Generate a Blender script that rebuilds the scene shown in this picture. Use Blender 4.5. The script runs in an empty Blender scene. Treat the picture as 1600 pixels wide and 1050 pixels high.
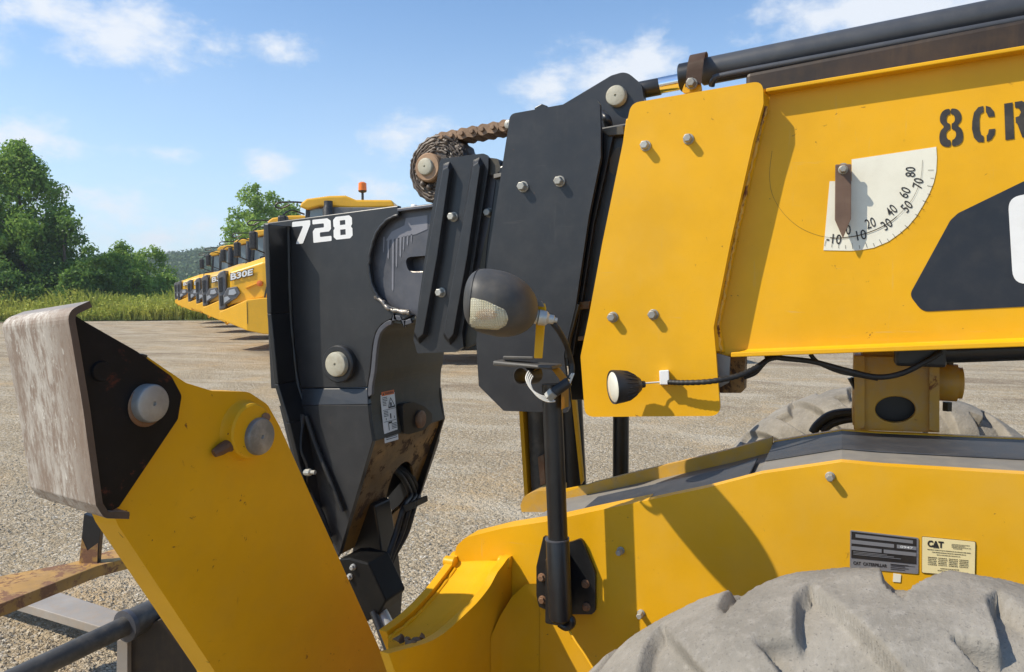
import bpy, bmesh, math, random
import numpy as np
from mathutils import Vector, Matrix, noise as mnoise
R_ = math.radians
rng = random.Random(7)
sc = bpy.context.scene

# ------------------------------------------------------------------ camera, world, sun, exposure
F_PX, YAW, PITCH, CAM_H = 1155.0, R_(24.1), R_(3.47), 1.75
CAM = Vector((0, 0, CAM_H))
RIGHT = Vector((math.cos(YAW), math.sin(YAW), 0))
FH = Vector((-math.sin(YAW), math.cos(YAW), 0))
FWD = FH*math.cos(PITCH) - Vector((0, 0, math.sin(PITCH)))
UPV = FH*math.sin(PITCH) + Vector((0, 0, math.cos(PITCH)))
cd = bpy.data.cameras.new('camera'); cam = bpy.data.objects.new('camera', cd)
sc.collection.objects.link(cam); sc.camera = cam
cam.location = CAM; cam.rotation_euler = (math.pi/2-PITCH, 0, YAW)
cd.sensor_width = 36; cd.lens = F_PX/1600*36; cd.clip_start = 0.05; cd.clip_end = 5000

SUN = Vector((-.55, -.43, .72)).normalized()
sl = bpy.data.lights.new('sun', 'SUN'); sl.energy = 5.0; sl.angle = R_(0.53); sl.color = (1, .915, .77)
so = bpy.data.objects.new('sun', sl); sc.collection.objects.link(so)
so.rotation_euler = (-SUN).to_track_quat('-Z', 'Y').to_euler(); so.location = (-8, -8, 14)
sc.view_settings.view_transform = 'Standard'; sc.view_settings.look = 'None'
sc.view_settings.gamma = 1; sc.view_settings.exposure = 0.15

def azel(px, py):
    d = (FWD + RIGHT*((px-800)/F_PX) - UPV*((py-525)/F_PX)).normalized()
    return math.atan2(d.x, d.y), math.asin(d.z)
world = bpy.data.worlds.new('World'); sc.world = world; world.use_nodes = True
def build_world():
    nt = world.node_tree; N = nt.nodes; L = nt.links; N.clear()
    out = N.new('ShaderNodeOutputWorld'); bg = N.new('ShaderNodeBackground'); bg.inputs[1].default_value = 0.15
    sky = N.new('ShaderNodeTexSky'); sky.sky_type = 'NISHITA'; sky.sun_disc = False
    sky.sun_elevation = math.asin(SUN.z); sky.sun_rotation = math.atan2(SUN.x, SUN.y)
    sky.air_density = 1.0; sky.dust_density = 0.25; sky.ozone_density = 3.0; sky.altitude = 100
    tc = N.new('ShaderNodeTexCoord'); sep = N.new('ShaderNodeSeparateXYZ'); L.new(tc.outputs['Generated'], sep.inputs[0])
    def m(op, a, b=None, c=None, clamp=False):
        n = N.new('ShaderNodeMath'); n.operation = op; n.use_clamp = clamp
        for i, v in enumerate((a, b, c)):
            if v is None: continue
            if isinstance(v, (int, float)): n.inputs[i].default_value = v
            else: L.new(v, n.inputs[i])
        return n.outputs[0]
    az = m('ARCTAN2', sep.outputs[0], sep.outputs[1]); el = m('ARCSINE', sep.outputs[2])
    cmb = N.new('ShaderNodeCombineXYZ'); L.new(az, cmb.inputs[0]); L.new(el, cmb.inputs[1])
    n1 = N.new('ShaderNodeTexNoise'); n1.inputs['Scale'].default_value = 17; n1.inputs['Detail'].default_value = 9
    n1.inputs['Roughness'].default_value = .62; n1.inputs['Distortion'].default_value = 0
    mp = N.new('ShaderNodeMapping'); mp.inputs['Scale'].default_value = (1, 1.7, 1); L.new(cmb.outputs[0], mp.inputs[0]); L.new(mp.outputs[0], n1.inputs[0])
    # cloud banks: pixel of the photo they were read from, half sizes, strength
    clouds = [(190, 45, 120, 58, .95), (60, 5, 90, 50, .7), (330, 75, 55, 26, .5), (430, 70, 60, 38, .55), (15, 214, 90, 38, .8), (265, 240, 70, 22, .45),
              (415, 255, 50, 32, .72), (630, 215, 80, 42, .7), (600, 290, 90, 36, .5), (955, 118, 125, 55, .95), (860, 135, 90, 34, .7), (1020, 95, 60, 60, .8), (1400, 10, 210, 62, 1.0), (1550, -20, 240, 60, .9),
              (170, 330, 110, 50, .6), (260, 370, 160, 30, .5), (0, 330, 200, 60, .35), (500, 345, 160, 45, .55), (1250, -260, 420, 120, .9), (300, -320, 350, 110, .9), (-500, 150, 260, 90, .9), (2100, 150, 300, 90, .9), (-900, -100, 400, 120, .9)]
    field = None
    for px, py, wx, wy, amp in clouds:
        a0, e0 = azel(px, py); sa = wx/F_PX; se = wy/F_PX
        dx = m('DIVIDE', m('SUBTRACT', az, a0), sa); dy = m('DIVIDE', m('SUBTRACT', el, e0), se)
        ln = m('SQRT', m('ADD', m('MULTIPLY', dx, dx), m('MULTIPLY', dy, dy)))
        v = m('MULTIPLY', m('SUBTRACT', 1.15, ln), amp)
        field = v if field is None else m('SMOOTH_MAX', field, v, .15)
    field = m('MAXIMUM', field, -1.0)
    d = m('ADD', m('MULTIPLY', field, 1.0), m('MULTIPLY', m('SUBTRACT', n1.outputs[0], .5), 1.9))
    mr = N.new('ShaderNodeMapRange'); mr.interpolation_type = 'SMOOTHSTEP'; L.new(d, mr.inputs[0])
    mr.inputs[1].default_value = .10; mr.inputs[2].default_value = .95
    # a thin veil near the horizon
    veil = N.new('ShaderNodeMapRange'); veil.interpolation_type = 'SMOOTHSTEP'; L.new(el, veil.inputs[0])
    veil.inputs[1].default_value = .42; veil.inputs[2].default_value = -.03; veil.inputs[3].default_value = 0; veil.inputs[4].default_value = .68
    n2 = N.new('ShaderNodeTexNoise'); n2.inputs['Scale'].default_value = 5; n2.inputs['Detail'].default_value = 5; L.new(mp.outputs[0], n2.inputs[0])
    vv = m('MULTIPLY', veil.outputs[0], m('ADD', .55, m('MULTIPLY', n2.outputs[0], .7)))
    mx0 = N.new('ShaderNodeMix'); mx0.data_type = 'RGBA'; L.new(vv, mx0.inputs[0]); tint = N.new('ShaderNodeMix'); tint.data_type = 'RGBA'; tint.blend_type = 'MULTIPLY'; tint.inputs[0].default_value = 1; L.new(sky.outputs[0], tint.inputs[6]); tint.inputs[7].default_value = (1.0, 1.12, 1.17, 1); L.new(tint.outputs[2], mx0.inputs[6])
    mx0.inputs[7].default_value = (4.3, 5.2, 6.1, 1)
    mx = N.new('ShaderNodeMix'); mx.data_type = 'RGBA'; L.new(m('MULTIPLY', mr.outputs[0], .9), mx.inputs[0]); L.new(mx0.outputs[2], mx.inputs[6])
    mx.inputs[7].default_value = (5.5, 5.75, 6.1, 1)
    L.new(mx.outputs[2], bg.inputs[0]); L.new(bg.outputs[0], out.inputs[0])
build_world()
world.name = 'sky'

# ------------------------------------------------------------------ helpers
COL = sc.collection
def ray(px, py): return FWD + RIGHT*((px-800)/F_PX) - UPV*((py-525)/F_PX)
def P(px, py, ax, c):
    r = ray(px, py); i = 'xyz'.index(ax); k = (c-CAM[i])/r[i]
    return CAM + r*k
def PD(px, py, d):
    return CAM + ray(px, py)*d
def ts(o, label=None, cat=None, group=None, kind=None):
    if label: o['label'] = label
    if cat: o['category'] = cat
    if group: o['group'] = group
    if kind: o['kind'] = kind
    return o
def empty(name, loc, label=None, cat=None, group=None):
    o = bpy.data.objects.new(name, None); COL.objects.link(o); o.location = loc; o.empty_display_size = .3
    bpy.context.view_layer.update()
    return ts(o, label, cat, group)
def obj(name, bm, mat, parent=None, bevel=0, smooth=None, seg=2):
    me = bpy.data.meshes.new(name)
    if isinstance(bm, bmesh.types.BMesh):
        bmesh.ops.recalc_face_normals(bm, faces=bm.faces); bm.to_mesh(me); bm.free()
    else:
        me.from_pydata(*bm); me.update()
    o = bpy.data.objects.new(name, me); COL.objects.link(o)
    for m in (mat if isinstance(mat, (list, tuple)) else [mat]): me.materials.append(m)
    if parent is not None:
        o.parent = parent
        w = Matrix.Identity(4); q = parent
        chain = []
        while q is not None: chain.append(q); q = q.parent
        for q in reversed(chain): w = w @ q.matrix_parent_inverse @ q.matrix_basis if q is not chain[-1] else w @ q.matrix_basis
        o.matrix_parent_inverse = w.inverted()
    if bevel:
        b = o.modifiers.new('bevel', 'BEVEL'); b.width = bevel; b.segments = seg; b.limit_method = 'ANGLE'; b.angle_limit = R_(35)
        b.harden_normals = False
    if smooth is not None:
        me.polygons.foreach_set('use_smooth', [True]*len(me.polygons))
        me.set_sharp_from_angle(angle=R_(smooth))
    return o
def round_poly(pts, r, n=6):
    """2-D polygon with its corners rounded; r a number or a list"""
    out = []; N = len(pts)
    for i in range(N):
        a, b, c = Vector(pts[i-1]), Vector(pts[i]), Vector(pts[(i+1) % N])
        ri = r[i] if isinstance(r, (list, tuple)) else r
        u, v = a-b, c-b
        if ri <= 0 or u.length < 1e-9 or v.length < 1e-9: out.append(tuple(b)); continue
        ang = u.angle(v)
        if ang > R_(176): out.append(tuple(b)); continue
        t = min(ri/math.tan(ang/2), u.length*.48, v.length*.48)
        p0, p1 = b+u.normalized()*t, b+v.normalized()*t
        for k in range(n+1):
            s = k/n; out.append(tuple((1-s)**2*p0 + 2*s*(1-s)*b + s*s*p1))
    return out
def smooth_px(pts, n=6, closed=False):
    """Catmull-Rom through points (any dimension)"""
    V = [Vector(p) for p in pts]; out = []
    N = len(V); rngN = N if closed else N-1
    for i in range(rngN):
        if closed: p0, p1, p2, p3 = V[i-1], V[i], V[(i+1) % N], V[(i+2) % N]
        else: p0, p1, p2, p3 = V[max(i-1, 0)], V[i], V[i+1], V[min(i+2, N-1)]
        for k in range(n):
            t = k/n
            out.append(.5*((2*p1)+(p2-p0)*t+(2*p0-5*p1+4*p2-p3)*t*t+(3*p1-p0-3*p2+p3)*t**3))
    if not closed: out.append(V[-1])
    return out
def fill_extrude(bm, loops, vec):
    """fill world-space loops (outer + holes), extrude by vec"""
    ed = []
    for lp in loops:
        vs = [bm.verts.new(p) for p in lp]
        for i in range(len(vs)): ed.append(bm.edges.new((vs[i], vs[(i+1) % len(vs)])))
    r = bmesh.ops.triangle_fill(bm, use_beauty=True, use_dissolve=False, edges=ed)
    fs = [g for g in r['geom'] if isinstance(g, bmesh.types.BMFace)]
    if vec is not None:
        e = bmesh.ops.extrude_face_region(bm, geom=fs, use_keep_orig=True)
        bmesh.ops.translate(bm, verts=[g for g in e['geom'] if isinstance(g, bmesh.types.BMVert)], vec=vec)
    return bm
AXV = {'x': Vector((-1, 0, 0)), 'y': Vector((0, 1, 0)), 'z': Vector((0, 0, -1))}
def wp(pts, ax, c): return [P(p[0], p[1], ax, c) if len(p) == 2 else Vector(p) for p in pts]
def plate(name, pts, ax, c, th, mat, parent, holes=(), r=0, bevel=.002, bm=None, done=True):
    bm = bm or bmesh.new()
    if r: pts = round_poly(pts, r)
    fill_extrude(bm, [wp(pts, ax, c)]+[wp(h, ax, c) for h in holes], AXV[ax]*th)
    if not done: return bm
    return obj(name, bm, mat, parent, bevel=bevel)
def circ_px(cx, cy, rx, ry=None, n=32):
    ry = ry or rx
    return [(cx+rx*math.cos(2*math.pi*k/n), cy+ry*math.sin(2*math.pi*k/n)) for k in range(n)]
def frame_of(d):
    d = d.normalized(); a = Vector((0, 0, 1)) if abs(d.z) < .9 else Vector((1, 0, 0))
    u = d.cross(a).normalized(); return u, d.cross(u).normalized()
def add_lathe(bm, org, axis, prof, n=32, cap=True):
    """prof: list of (distance along axis, radius)"""
    axis = axis.normalized(); u, v = frame_of(axis); rings = []
    for t, r in prof:
        rings.append([bm.verts.new(org+axis*t+(u*math.cos(2*math.pi*k/n)+v*math.sin(2*math.pi*k/n))*r) for k in range(n)])
    for a, b in zip(rings, rings[1:]):
        for k in range(n): bm.faces.new((a[k], a[(k+1) % n], b[(k+1) % n], b[k]))
    if cap:
        bm.faces.new(rings[0]); bm.faces.new(list(reversed(rings[-1])))
    return bm
def add_tube(bm, pts, r, n=10, cap=True):
    pts = [Vector(p) for p in pts]; rings = []; u = None
    for i, p in enumerate(pts):
        d = (pts[min(i+1, len(pts)-1)]-pts[max(i-1, 0)]).normalized()
        if u is None: u, v = frame_of(d)
        else:
            u = (u-d*u.dot(d)).normalized(); v = d.cross(u)
        rr = r[i] if isinstance(r, (list, tuple)) else r
        rings.append([bm.verts.new(p+(u*math.cos(2*math.pi*k/n)+v*math.sin(2*math.pi*k/n))*rr) for k in range(n)])
    for a, b in zip(rings, rings[1:]):
        for k in range(n): bm.faces.new((a[k], a[(k+1) % n], b[(k+1) % n], b[k]))
    if cap: bm.faces.new(list(reversed(rings[0]))); bm.faces.new(rings[-1])
    return bm
def add_hexa(bm, c8):
    vs = [bm.verts.new(p) for p in c8]
    for f in ((0, 1, 2, 3), (7, 6, 5, 4), (0, 4, 5, 1), (1, 5, 6, 2), (2, 6, 7, 3), (3, 7, 4, 0)): bm.faces.new([vs[i] for i in f])
    return bm
def add_box(bm, lo, hi):
    x0, y0, z0 = lo; x1, y1, z1 = hi
    return add_hexa(bm, [(x0, y0, z0), (x1, y0, z0), (x1, y1, z0), (x0, y1, z0), (x0, y0, z1), (x1, y0, z1), (x1, y1, z1), (x0, y1, z1)])
def cable(name, pts, r, mat, parent, n=8):
    bm = bmesh.new(); add_tube(bm, smooth_px(pts, 8), r, n); return obj(name, bm, mat, parent, smooth=60)
def bilin(q, u, v):
    """q: TL, TR, BR, BL; u right, v up"""
    q = [Vector(p) for p in q]
    return (q[3]*(1-u)+q[2]*u)*(1-v)+(q[0]*(1-u)+q[1]*u)*v
def text_verts(s, offset=0.0):
    cu = bpy.data.curves.new('lettering', 'FONT'); cu.body = s; cu.offset = offset; cu.resolution_u = 3; cu.fill_mode = 'FRONT'
    o = bpy.data.objects.new('lettering', cu); COL.objects.link(o)
    dg = bpy.context.evaluated_depsgraph_get(); me = bpy.data.meshes.new_from_object(o.evaluated_get(dg))
    vs = [v.co.copy() for v in me.vertices]; fs = [tuple(p.vertices) for p in me.polygons]
    bpy.data.objects.remove(o); bpy.data.curves.remove(cu); bpy.data.meshes.remove(me)
    x0 = min(v.x for v in vs); x1 = max(v.x for v in vs); y0 = min(v.y for v in vs); y1 = max(v.y for v in vs)
    return [((v.x-x0)/(x1-x0), (v.y-y0)/(y1-y0)) for v in vs], fs
def sheet_bm(bm, uvs, faces, mapper):
    vs = [bm.verts.new(mapper(u, v)) for u, v in uvs]
    for f in faces:
        try: bm.faces.new([vs[i] for i in f])
        except ValueError: pass
def polys_uv(bm, loops, mapper):
    """fill a unit-square polygon with holes on the mapped surface"""
    fill_extrude(bm, [[mapper(u, v) for u, v in lp] for lp in loops], None)
# ------------------------------------------------------------------ materials
def mat_base(name):
    m = bpy.data.materials.new(name); m.use_nodes = True; nt = m.node_tree; N = nt.nodes
    return m, nt, N, nt.links, N['Principled BSDF']
def mth(nt, op, a, b=None, clamp=False):
    n = nt.nodes.new('ShaderNodeMath'); n.operation = op; n.use_clamp = clamp
    for i, v in enumerate((a, b)):
        if v is None: continue
        if isinstance(v, (int, float)): n.inputs[i].default_value = v
        else: nt.links.new(v, n.inputs[i])
    return n.outputs[0]
def nz(nt, scale, detail=4, rough=.55, vec=None, stretch=None, dist=0):
    n = nt.nodes.new('ShaderNodeTexNoise'); n.inputs['Scale'].default_value = scale; n.inputs['Detail'].default_value = detail
    n.inputs['Roughness'].default_value = rough; n.inputs['Distortion'].default_value = dist
    if vec is None:
        tc = nt.nodes.get('tc') or nt.nodes.new('ShaderNodeTexCoord'); tc.name = 'tc'; vec = tc.outputs['Object']
    if stretch:
        mp = nt.nodes.new('ShaderNodeMapping'); mp.inputs['Scale'].default_value = stretch; nt.links.new(vec, mp.inputs[0]); vec = mp.outputs[0]
    nt.links.new(vec, n.inputs['Vector']); return n.outputs[0]
def ramp(nt, v, lo, hi, a=0., b=1.):
    n = nt.nodes.new('ShaderNodeMapRange'); n.interpolation_type = 'SMOOTHSTEP'; nt.links.new(v, n.inputs[0])
    for i, x in enumerate((lo, hi, a, b)): n.inputs[i+1].default_value = x
    return n.outputs[0]
def mixc(nt, f, a, b):
    n = nt.nodes.new('ShaderNodeMix'); n.data_type = 'RGBA'
    for i, v in ((0, f), (6, a), (7, b)):
        if isinstance(v, (int, float)): n.inputs[i].default_value = v
        elif isinstance(v, tuple): n.inputs[i].default_value = (*v[:3], 1)
        else: nt.links.new(v, n.inputs[i])
    return n.outputs[2]
def bump(nt, h, strength, dist=.01, prev=None):
    n = nt.nodes.new('ShaderNodeBump'); n.inputs['Strength'].default_value = strength; n.inputs['Distance'].default_value = dist
    nt.links.new(h, n.inputs['Height'])
    if prev is not None: nt.links.new(prev, n.inputs['Normal'])
    return n.outputs[0]
def paint(name, col, rough=.42, var=.12, dust=.15, dustcol=(.33, .27, .19), rust=0., rustcol=(.10, .035, .013), chip=0., metallic=0., bmp=.06, streak=0., spec=.5, speck=0., scuff=0.):
    m, nt, N, L, B = mat_base(name)
    n1 = nz(nt, 3.2, 5, .6); n2 = nz(nt, 21, 6, .65); n3 = nz(nt, 150, 3, .6)
    c = mixc(nt, ramp(nt, n1, .3, .7), tuple(x*(1-var) for x in col), tuple(min(1, x*(1+var)) for x in col))
    if dust: c = mixc(nt, mth(nt, 'MULTIPLY', ramp(nt, n2, .40, .75), dust), c, dustcol)
    if streak:
        s = nz(nt, 9, 4, .6, stretch=(5, 5, .5)); c = mixc(nt, mth(nt, 'MULTIPLY', ramp(nt, s, .5, .72), streak), c, dustcol)
    rv = mth(nt, 'ADD', rough-.08, mth(nt, 'MULTIPLY', n2, .18))
    if chip:
        g = nt.nodes.new('ShaderNodeNewGeometry'); p = ramp(nt, g.outputs['Pointiness'], .52, .58)
        c = mixc(nt, mth(nt, 'MULTIPLY', mth(nt, 'MULTIPLY', p, ramp(nt, n2, .42, .55)), chip), c, (.16, .13, .10))
    if rust:
        r1 = nz(nt, 12, 8, .72, dist=.4); th = .78-rust*.4
        rm = ramp(nt, r1, th-.04, th+.03); rc = mixc(nt, n3, rustcol, tuple(x*2.4 for x in rustcol))
        c = mixc(nt, rm, c, rc); rv = mth(nt, 'ADD', rv, mth(nt, 'MULTIPLY', rm, .4), True)
    if speck:
        s1 = nz(nt, 38, 5, .7, dist=.6); s2 = nz(nt, 4.5, 3, .6); sm_ = mth(nt, 'MULTIPLY', ramp(nt, s1, .70-speck*.1, .73-speck*.1), ramp(nt, s2, .42, .60))
        c = mixc(nt, sm_, c, mixc(nt, n3, rustcol, tuple(x*2.2 for x in rustcol))); rv = mth(nt, 'ADD', rv, mth(nt, 'MULTIPLY', sm_, .3), True)
    if scuff:
        f1 = nz(nt, 30, 7, .75, stretch=(1.2, 1.2, .12)); f2 = nz(nt, 2.4, 4, .6); f3 = nz(nt, 55, 4, .7, stretch=(.10, .10, 1.5))
        fm = mth(nt, 'MULTIPLY', mth(nt, 'MAXIMUM', ramp(nt, f1, .60, .72), ramp(nt, f3, .64, .74)), ramp(nt, f2, .40, .66))
        c = mixc(nt, mth(nt, 'MULTIPLY', fm, scuff), c, dustcol); rv = mth(nt, 'ADD', rv, mth(nt, 'MULTIPLY', fm, .15), True)
        d0 = nz(nt, 1.3, 6, .65); c = mixc(nt, mth(nt, 'MULTIPLY', ramp(nt, d0, .45, .75), scuff*.45), c, dustcol)
    L.new(c, B.inputs['Base Color']); L.new(rv, B.inputs['Roughness']); B.inputs['Metallic'].default_value = metallic
    B.inputs['Specular IOR Level'].default_value = spec
    if bmp: L.new(bump(nt, mth(nt, 'ADD', n2, mth(nt, 'MULTIPLY', n3, .4)), bmp, .004), B.inputs['Normal'])
    return m
YEL = (.73, .376, .006)
M = {}
M['yellow'] = paint('yellow_paint', YEL, .42, .07, .06, rust=.05, rustcol=(.07, .03, .012), bmp=.03, spec=.3, dustcol=(.60, .40, .12), scuff=.5, speck=.3)
M['yellow_arm'] = paint('yellow_arm_paint', YEL, .48, .06, .10, rust=.17, bmp=.05, spec=.25, dustcol=(.56, .34, .06), scuff=.4, speck=.5)
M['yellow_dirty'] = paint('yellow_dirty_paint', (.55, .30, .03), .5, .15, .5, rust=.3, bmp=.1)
M['black'] = paint('black_paint', (.011, .0116, .013), .34, .2, .07, dustcol=(.08, .073, .064), bmp=.04, streak=.03, scuff=.35, speck=.1)
M['black_grey'] = paint('dark_grey_paint', (.020, .0212, .024), .36, .15, .12, dustcol=(.085, .080, .074), bmp=.04, streak=.03, scuff=.45, speck=.1)
M['bare'] = paint('worn_grey_steel', (.085, .087, .10), .42, .3, .35, dustcol=(.16, .15, .15), rust=.28, rustcol=(.09, .05, .03), bmp=.08, metallic=.25)
M['olive'] = paint('dusty_black_paint', (.052, .046, .031), .5, .2, .45, dustcol=(.10, .082, .05), bmp=.06, rust=.15)
M['grease'] = paint('greasy_yellow_brown', (.20, .105, .022), .5, .5, .5, dustcol=(.05, .035, .02), rust=.55, rustcol=(.03, .016, .008), bmp=.25)
M['blackmat'] = paint('matt_black_plastic', (.017, .017, .018), .5, .25, .15, dustcol=(.13, .12, .11), bmp=.05)
M['rubber'] = paint('black_rubber_hose', (.012, .012, .012), .55, .25, .22, dustcol=(.13, .115, .09), bmp=.05)
M['lampshell'] = paint('weathered_lamp_plastic', (.050, .049, .047), .55, .3, .45, dustcol=(.12, .10, .075), bmp=.06, streak=.15, scuff=.5)
M['bolt'] = paint('dull_zinc', (.37, .36, .32), .45, .3, .6, dustcol=(.22, .18, .12), bmp=.25, metallic=.35)
M['boltrust'] = paint('rusty_bolt', (.20, .10, .05), .6, .4, .4, bmp=.3, metallic=.2)
M['pin'] = paint('worn_pin_steel', (.50, .49, .44), .38, .25, .5, dustcol=(.25, .22, .17), rust=.12, bmp=.2, metallic=.45)
M['pinmat'] = paint('painted_pin_face', (.38, .36, .28), .55, .3, .6, dustcol=(.26, .21, .13), bmp=.35)
M['zinc'] = paint('scuffed_pin_face', (.26, .265, .26), .45, .4, .5, dustcol=(.50, .49, .46), bmp=.2, metallic=.4)
M['chrome'] = paint('chrome_rod', (.80, .82, .85), .12, .02, 0, metallic=1, bmp=0)
M['chainrust'] = paint('greasy_rusty_chain', (.30, .185, .105), .6, .4, .5, dustcol=(.15, .085, .045), bmp=.4)
M['sheave'] = paint('greasy_chain_pack', (.085, .066, .052), .5, .6, .5, dustcol=(.24, .18, .13), bmp=.7)
M['strap'] = paint('brown_steel_strap', (.125, .072, .045), .55, .25, .3, dustcol=(.22, .15, .10), bmp=.2)
M['brown'] = paint('dirty_brown_black', (.026, .016, .009), .5, .3, .35, dustcol=(.075, .045, .02), bmp=.1, streak=.35)  # dirty brown; the carriage plate's shade is put into this colour too
M['deckgrey'] = paint('dusty_grey_deck', (.20, .187, .165), .6, .12, .5, dustcol=(.30, .265, .21), bmp=.12, rust=.05)
M['slate'] = paint('dark_slate_strip', (.036, .038, .043), .55, .2, .35, dustcol=(.11, .10, .09), bmp=.25)
M['rusty'] = paint('rusty_yellow_steel', (.38, .21, .05), .55, .35, .45, dustcol=(.26, .17, .10), rust=.60, rustcol=(.12, .06, .032), bmp=.2)
M['tine'] = paint('scuffed_grey_steel', (.36, .32, .275), .45, .15, .5, dustcol=(.40, .29, .19), rust=.2, rustcol=(.2, .11, .06), bmp=.08, metallic=.15)
M['shaft'] = paint('dusty_dark_tube', (.060, .057, .052), .5, .3, .5, dustcol=(.16, .14, .11), bmp=.12)
M['white'] = paint('white_decal', (.78, .78, .76), .5, .03, .10, bmp=0)
M['cream'] = paint('yellowed_scale_sheet', (.76, .73, .60), .45, .04, .2, dustcol=(.52, .47, .36), bmp=.02)
M['ink'] = paint('black_ink', (.018, .016, .015), .5, .1, .05, bmp=0)
M['decalblack'] = paint('black_vinyl', (.014, .017, .024), .35, .1, .04, bmp=.01)
M['stencil'] = paint('stencilled_black', (.024, .021, .018), .55, .3, .12, bmp=.02)
M['orange'] = paint('orange_ink', (.75, .17, .03), .5, .05, .1, bmp=0)
M['plategrey'] = paint('etched_grey_plate', (.30, .31, .33), .4, .15, .2, metallic=.4, bmp=.02)
M['whitewire'] = paint('white_wire', (.62, .60, .55), .5, .1, .3, bmp=0)
M['dtyel'] = paint('truck_yellow', (.80, .42, .016), .35, .04, .10, bmp=.02)
M['dtyel_pale'] = paint('dusty_truck_yellow', (.60, .36, .05), .45, .08, .35, bmp=.02)
M['dtgrey'] = paint('truck_grey', (.135, .137, .14), .5, .15, .3, bmp=.03)
M['dtblack'] = paint('truck_black', (.015, .015, .016), .4, .2, .15, bmp=.03)
M['amber'] = paint('amber_lens', (.85, .20, .01), .2, .03, 0, bmp=0)
M['glass'] = paint('cab_glass', (.20, .26, .29), .05, .05, .05, bmp=0, spec=.9)
M['white_lens'] = paint('clear_lens', (.70, .69, .60), .12, .04, .06, bmp=0, spec=.8)
M['weld'] = paint('bright_weld', (.30, .27, .24), .35, .5, .3, metallic=.5, bmp=.8)
M['weldyel'] = paint('painted_weld', (.62, .34, .03), .4, .4, .3, rust=.5, bmp=.8)
def scraped():
    m, nt, N, L, B = mat_base('scraped_white_rust')
    tc = N.new('ShaderNodeTexCoord'); tc.name = 'tc'
    s1 = nz(nt, 9, 10, .78, stretch=(9, 9, 1.5)); s2 = nz(nt, 60, 6, .75, stretch=(3, 3, .8)); s3 = nz(nt, 7, 5, .6, stretch=(1.5, 1.5, .5))
    c = mixc(nt, ramp(nt, s1, .40, .60), (.27, .20, .15), (.54, .49, .42))
    c = mixc(nt, ramp(nt, s2, .56, .66), c, (.68, .64, .56))
    c = mixc(nt, mth(nt, 'MULTIPLY', ramp(nt, s3, .52, .70), .6), c, (.25, .18, .13))
    sx_ = N.new('ShaderNodeSeparateXYZ'); L.new(tc.outputs['Object'], sx_.inputs[0]); e1_ = mth(nt, 'ADD', sx_.outputs[0], mth(nt, 'MULTIPLY', s1, .16))
    c = mixc(nt, mth(nt, 'MULTIPLY', ramp(nt, e1_, -1.13, -1.06), .75), c, (.22, .155, .11))
    L.new(c, B.inputs['Base Color']); B.inputs['Roughness'].default_value = .62
    L.new(bump(nt, mth(nt, 'ADD', s1, s2), .35, .004), B.inputs['Normal']); return m
M['scraped'] = scraped()
def tyre_mat():
    m, nt, N, L, B = mat_base('dusty_grey_rubber')
    n1 = nz(nt, 7, 6, .65); n2 = nz(nt, 60, 6, .7); n3 = nz(nt, 220, 4, .7); n4 = nz(nt, 26, 5, .75, dist=.8)
    c = mixc(nt, ramp(nt, n1, .3, .7), (.205, .188, .160), (.30, .275, .235))
    c = mixc(nt, mth(nt, 'MULTIPLY', ramp(nt, n2, .48, .7), .5), c, (.34, .315, .28))
    c = mixc(nt, mth(nt, 'MULTIPLY', ramp(nt, n3, .58, .68), .7), c, (.12, .11, .10))
    c = mixc(nt, mth(nt, 'MULTIPLY', ramp(nt, n4, .60, .72), .5), c, (.12, .108, .095))
    L.new(c, B.inputs['Base Color']); B.inputs['Roughness'].default_value = .9; B.inputs['Specular IOR Level'].default_value = .2
    b = bump(nt, n4, .25, .003); L.new(bump(nt, mth(nt, 'ADD', n2, n3), .5, .003, b), B.inputs['Normal']); return m
M['tyre'] = tyre_mat()
M['dttyre'] = paint('truck_tyre_rubber', (.035, .033, .030), .85, .2, .5, dustcol=(.16, .14, .115), bmp=.2)
def lens_mat():
    m, nt, N, L, B = mat_base('ribbed_cream_lens')
    tc = N.new('ShaderNodeTexCoord'); tc.name = 'tc'
    w = N.new('ShaderNodeTexWave'); w.bands_direction = 'Z'; w.inputs['Scale'].default_value = 95; L.new(tc.outputs['Object'], w.inputs[0])
    w2 = N.new('ShaderNodeTexWave'); w2.bands_direction = 'X'; w2.inputs['Scale'].default_value = 70; L.new(tc.outputs['Object'], w2.inputs[0])
    n1 = nz(nt, 40, 3)
    c = mixc(nt, ramp(nt, n1, .3, .7), (.84, .76, .50), (.92, .87, .66))
    L.new(c, B.inputs['Base Color']); B.inputs['Roughness'].default_value = .18
    L.new(bump(nt, mth(nt, 'MAXIMUM', w.outputs[1], w2.outputs[1]), .9, .003), B.inputs['Normal'])
    B.inputs['Transmission Weight'].default_value = .0; B.inputs['Alpha'].default_value = .70
    return m
M['lens'] = lens_mat()
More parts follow.
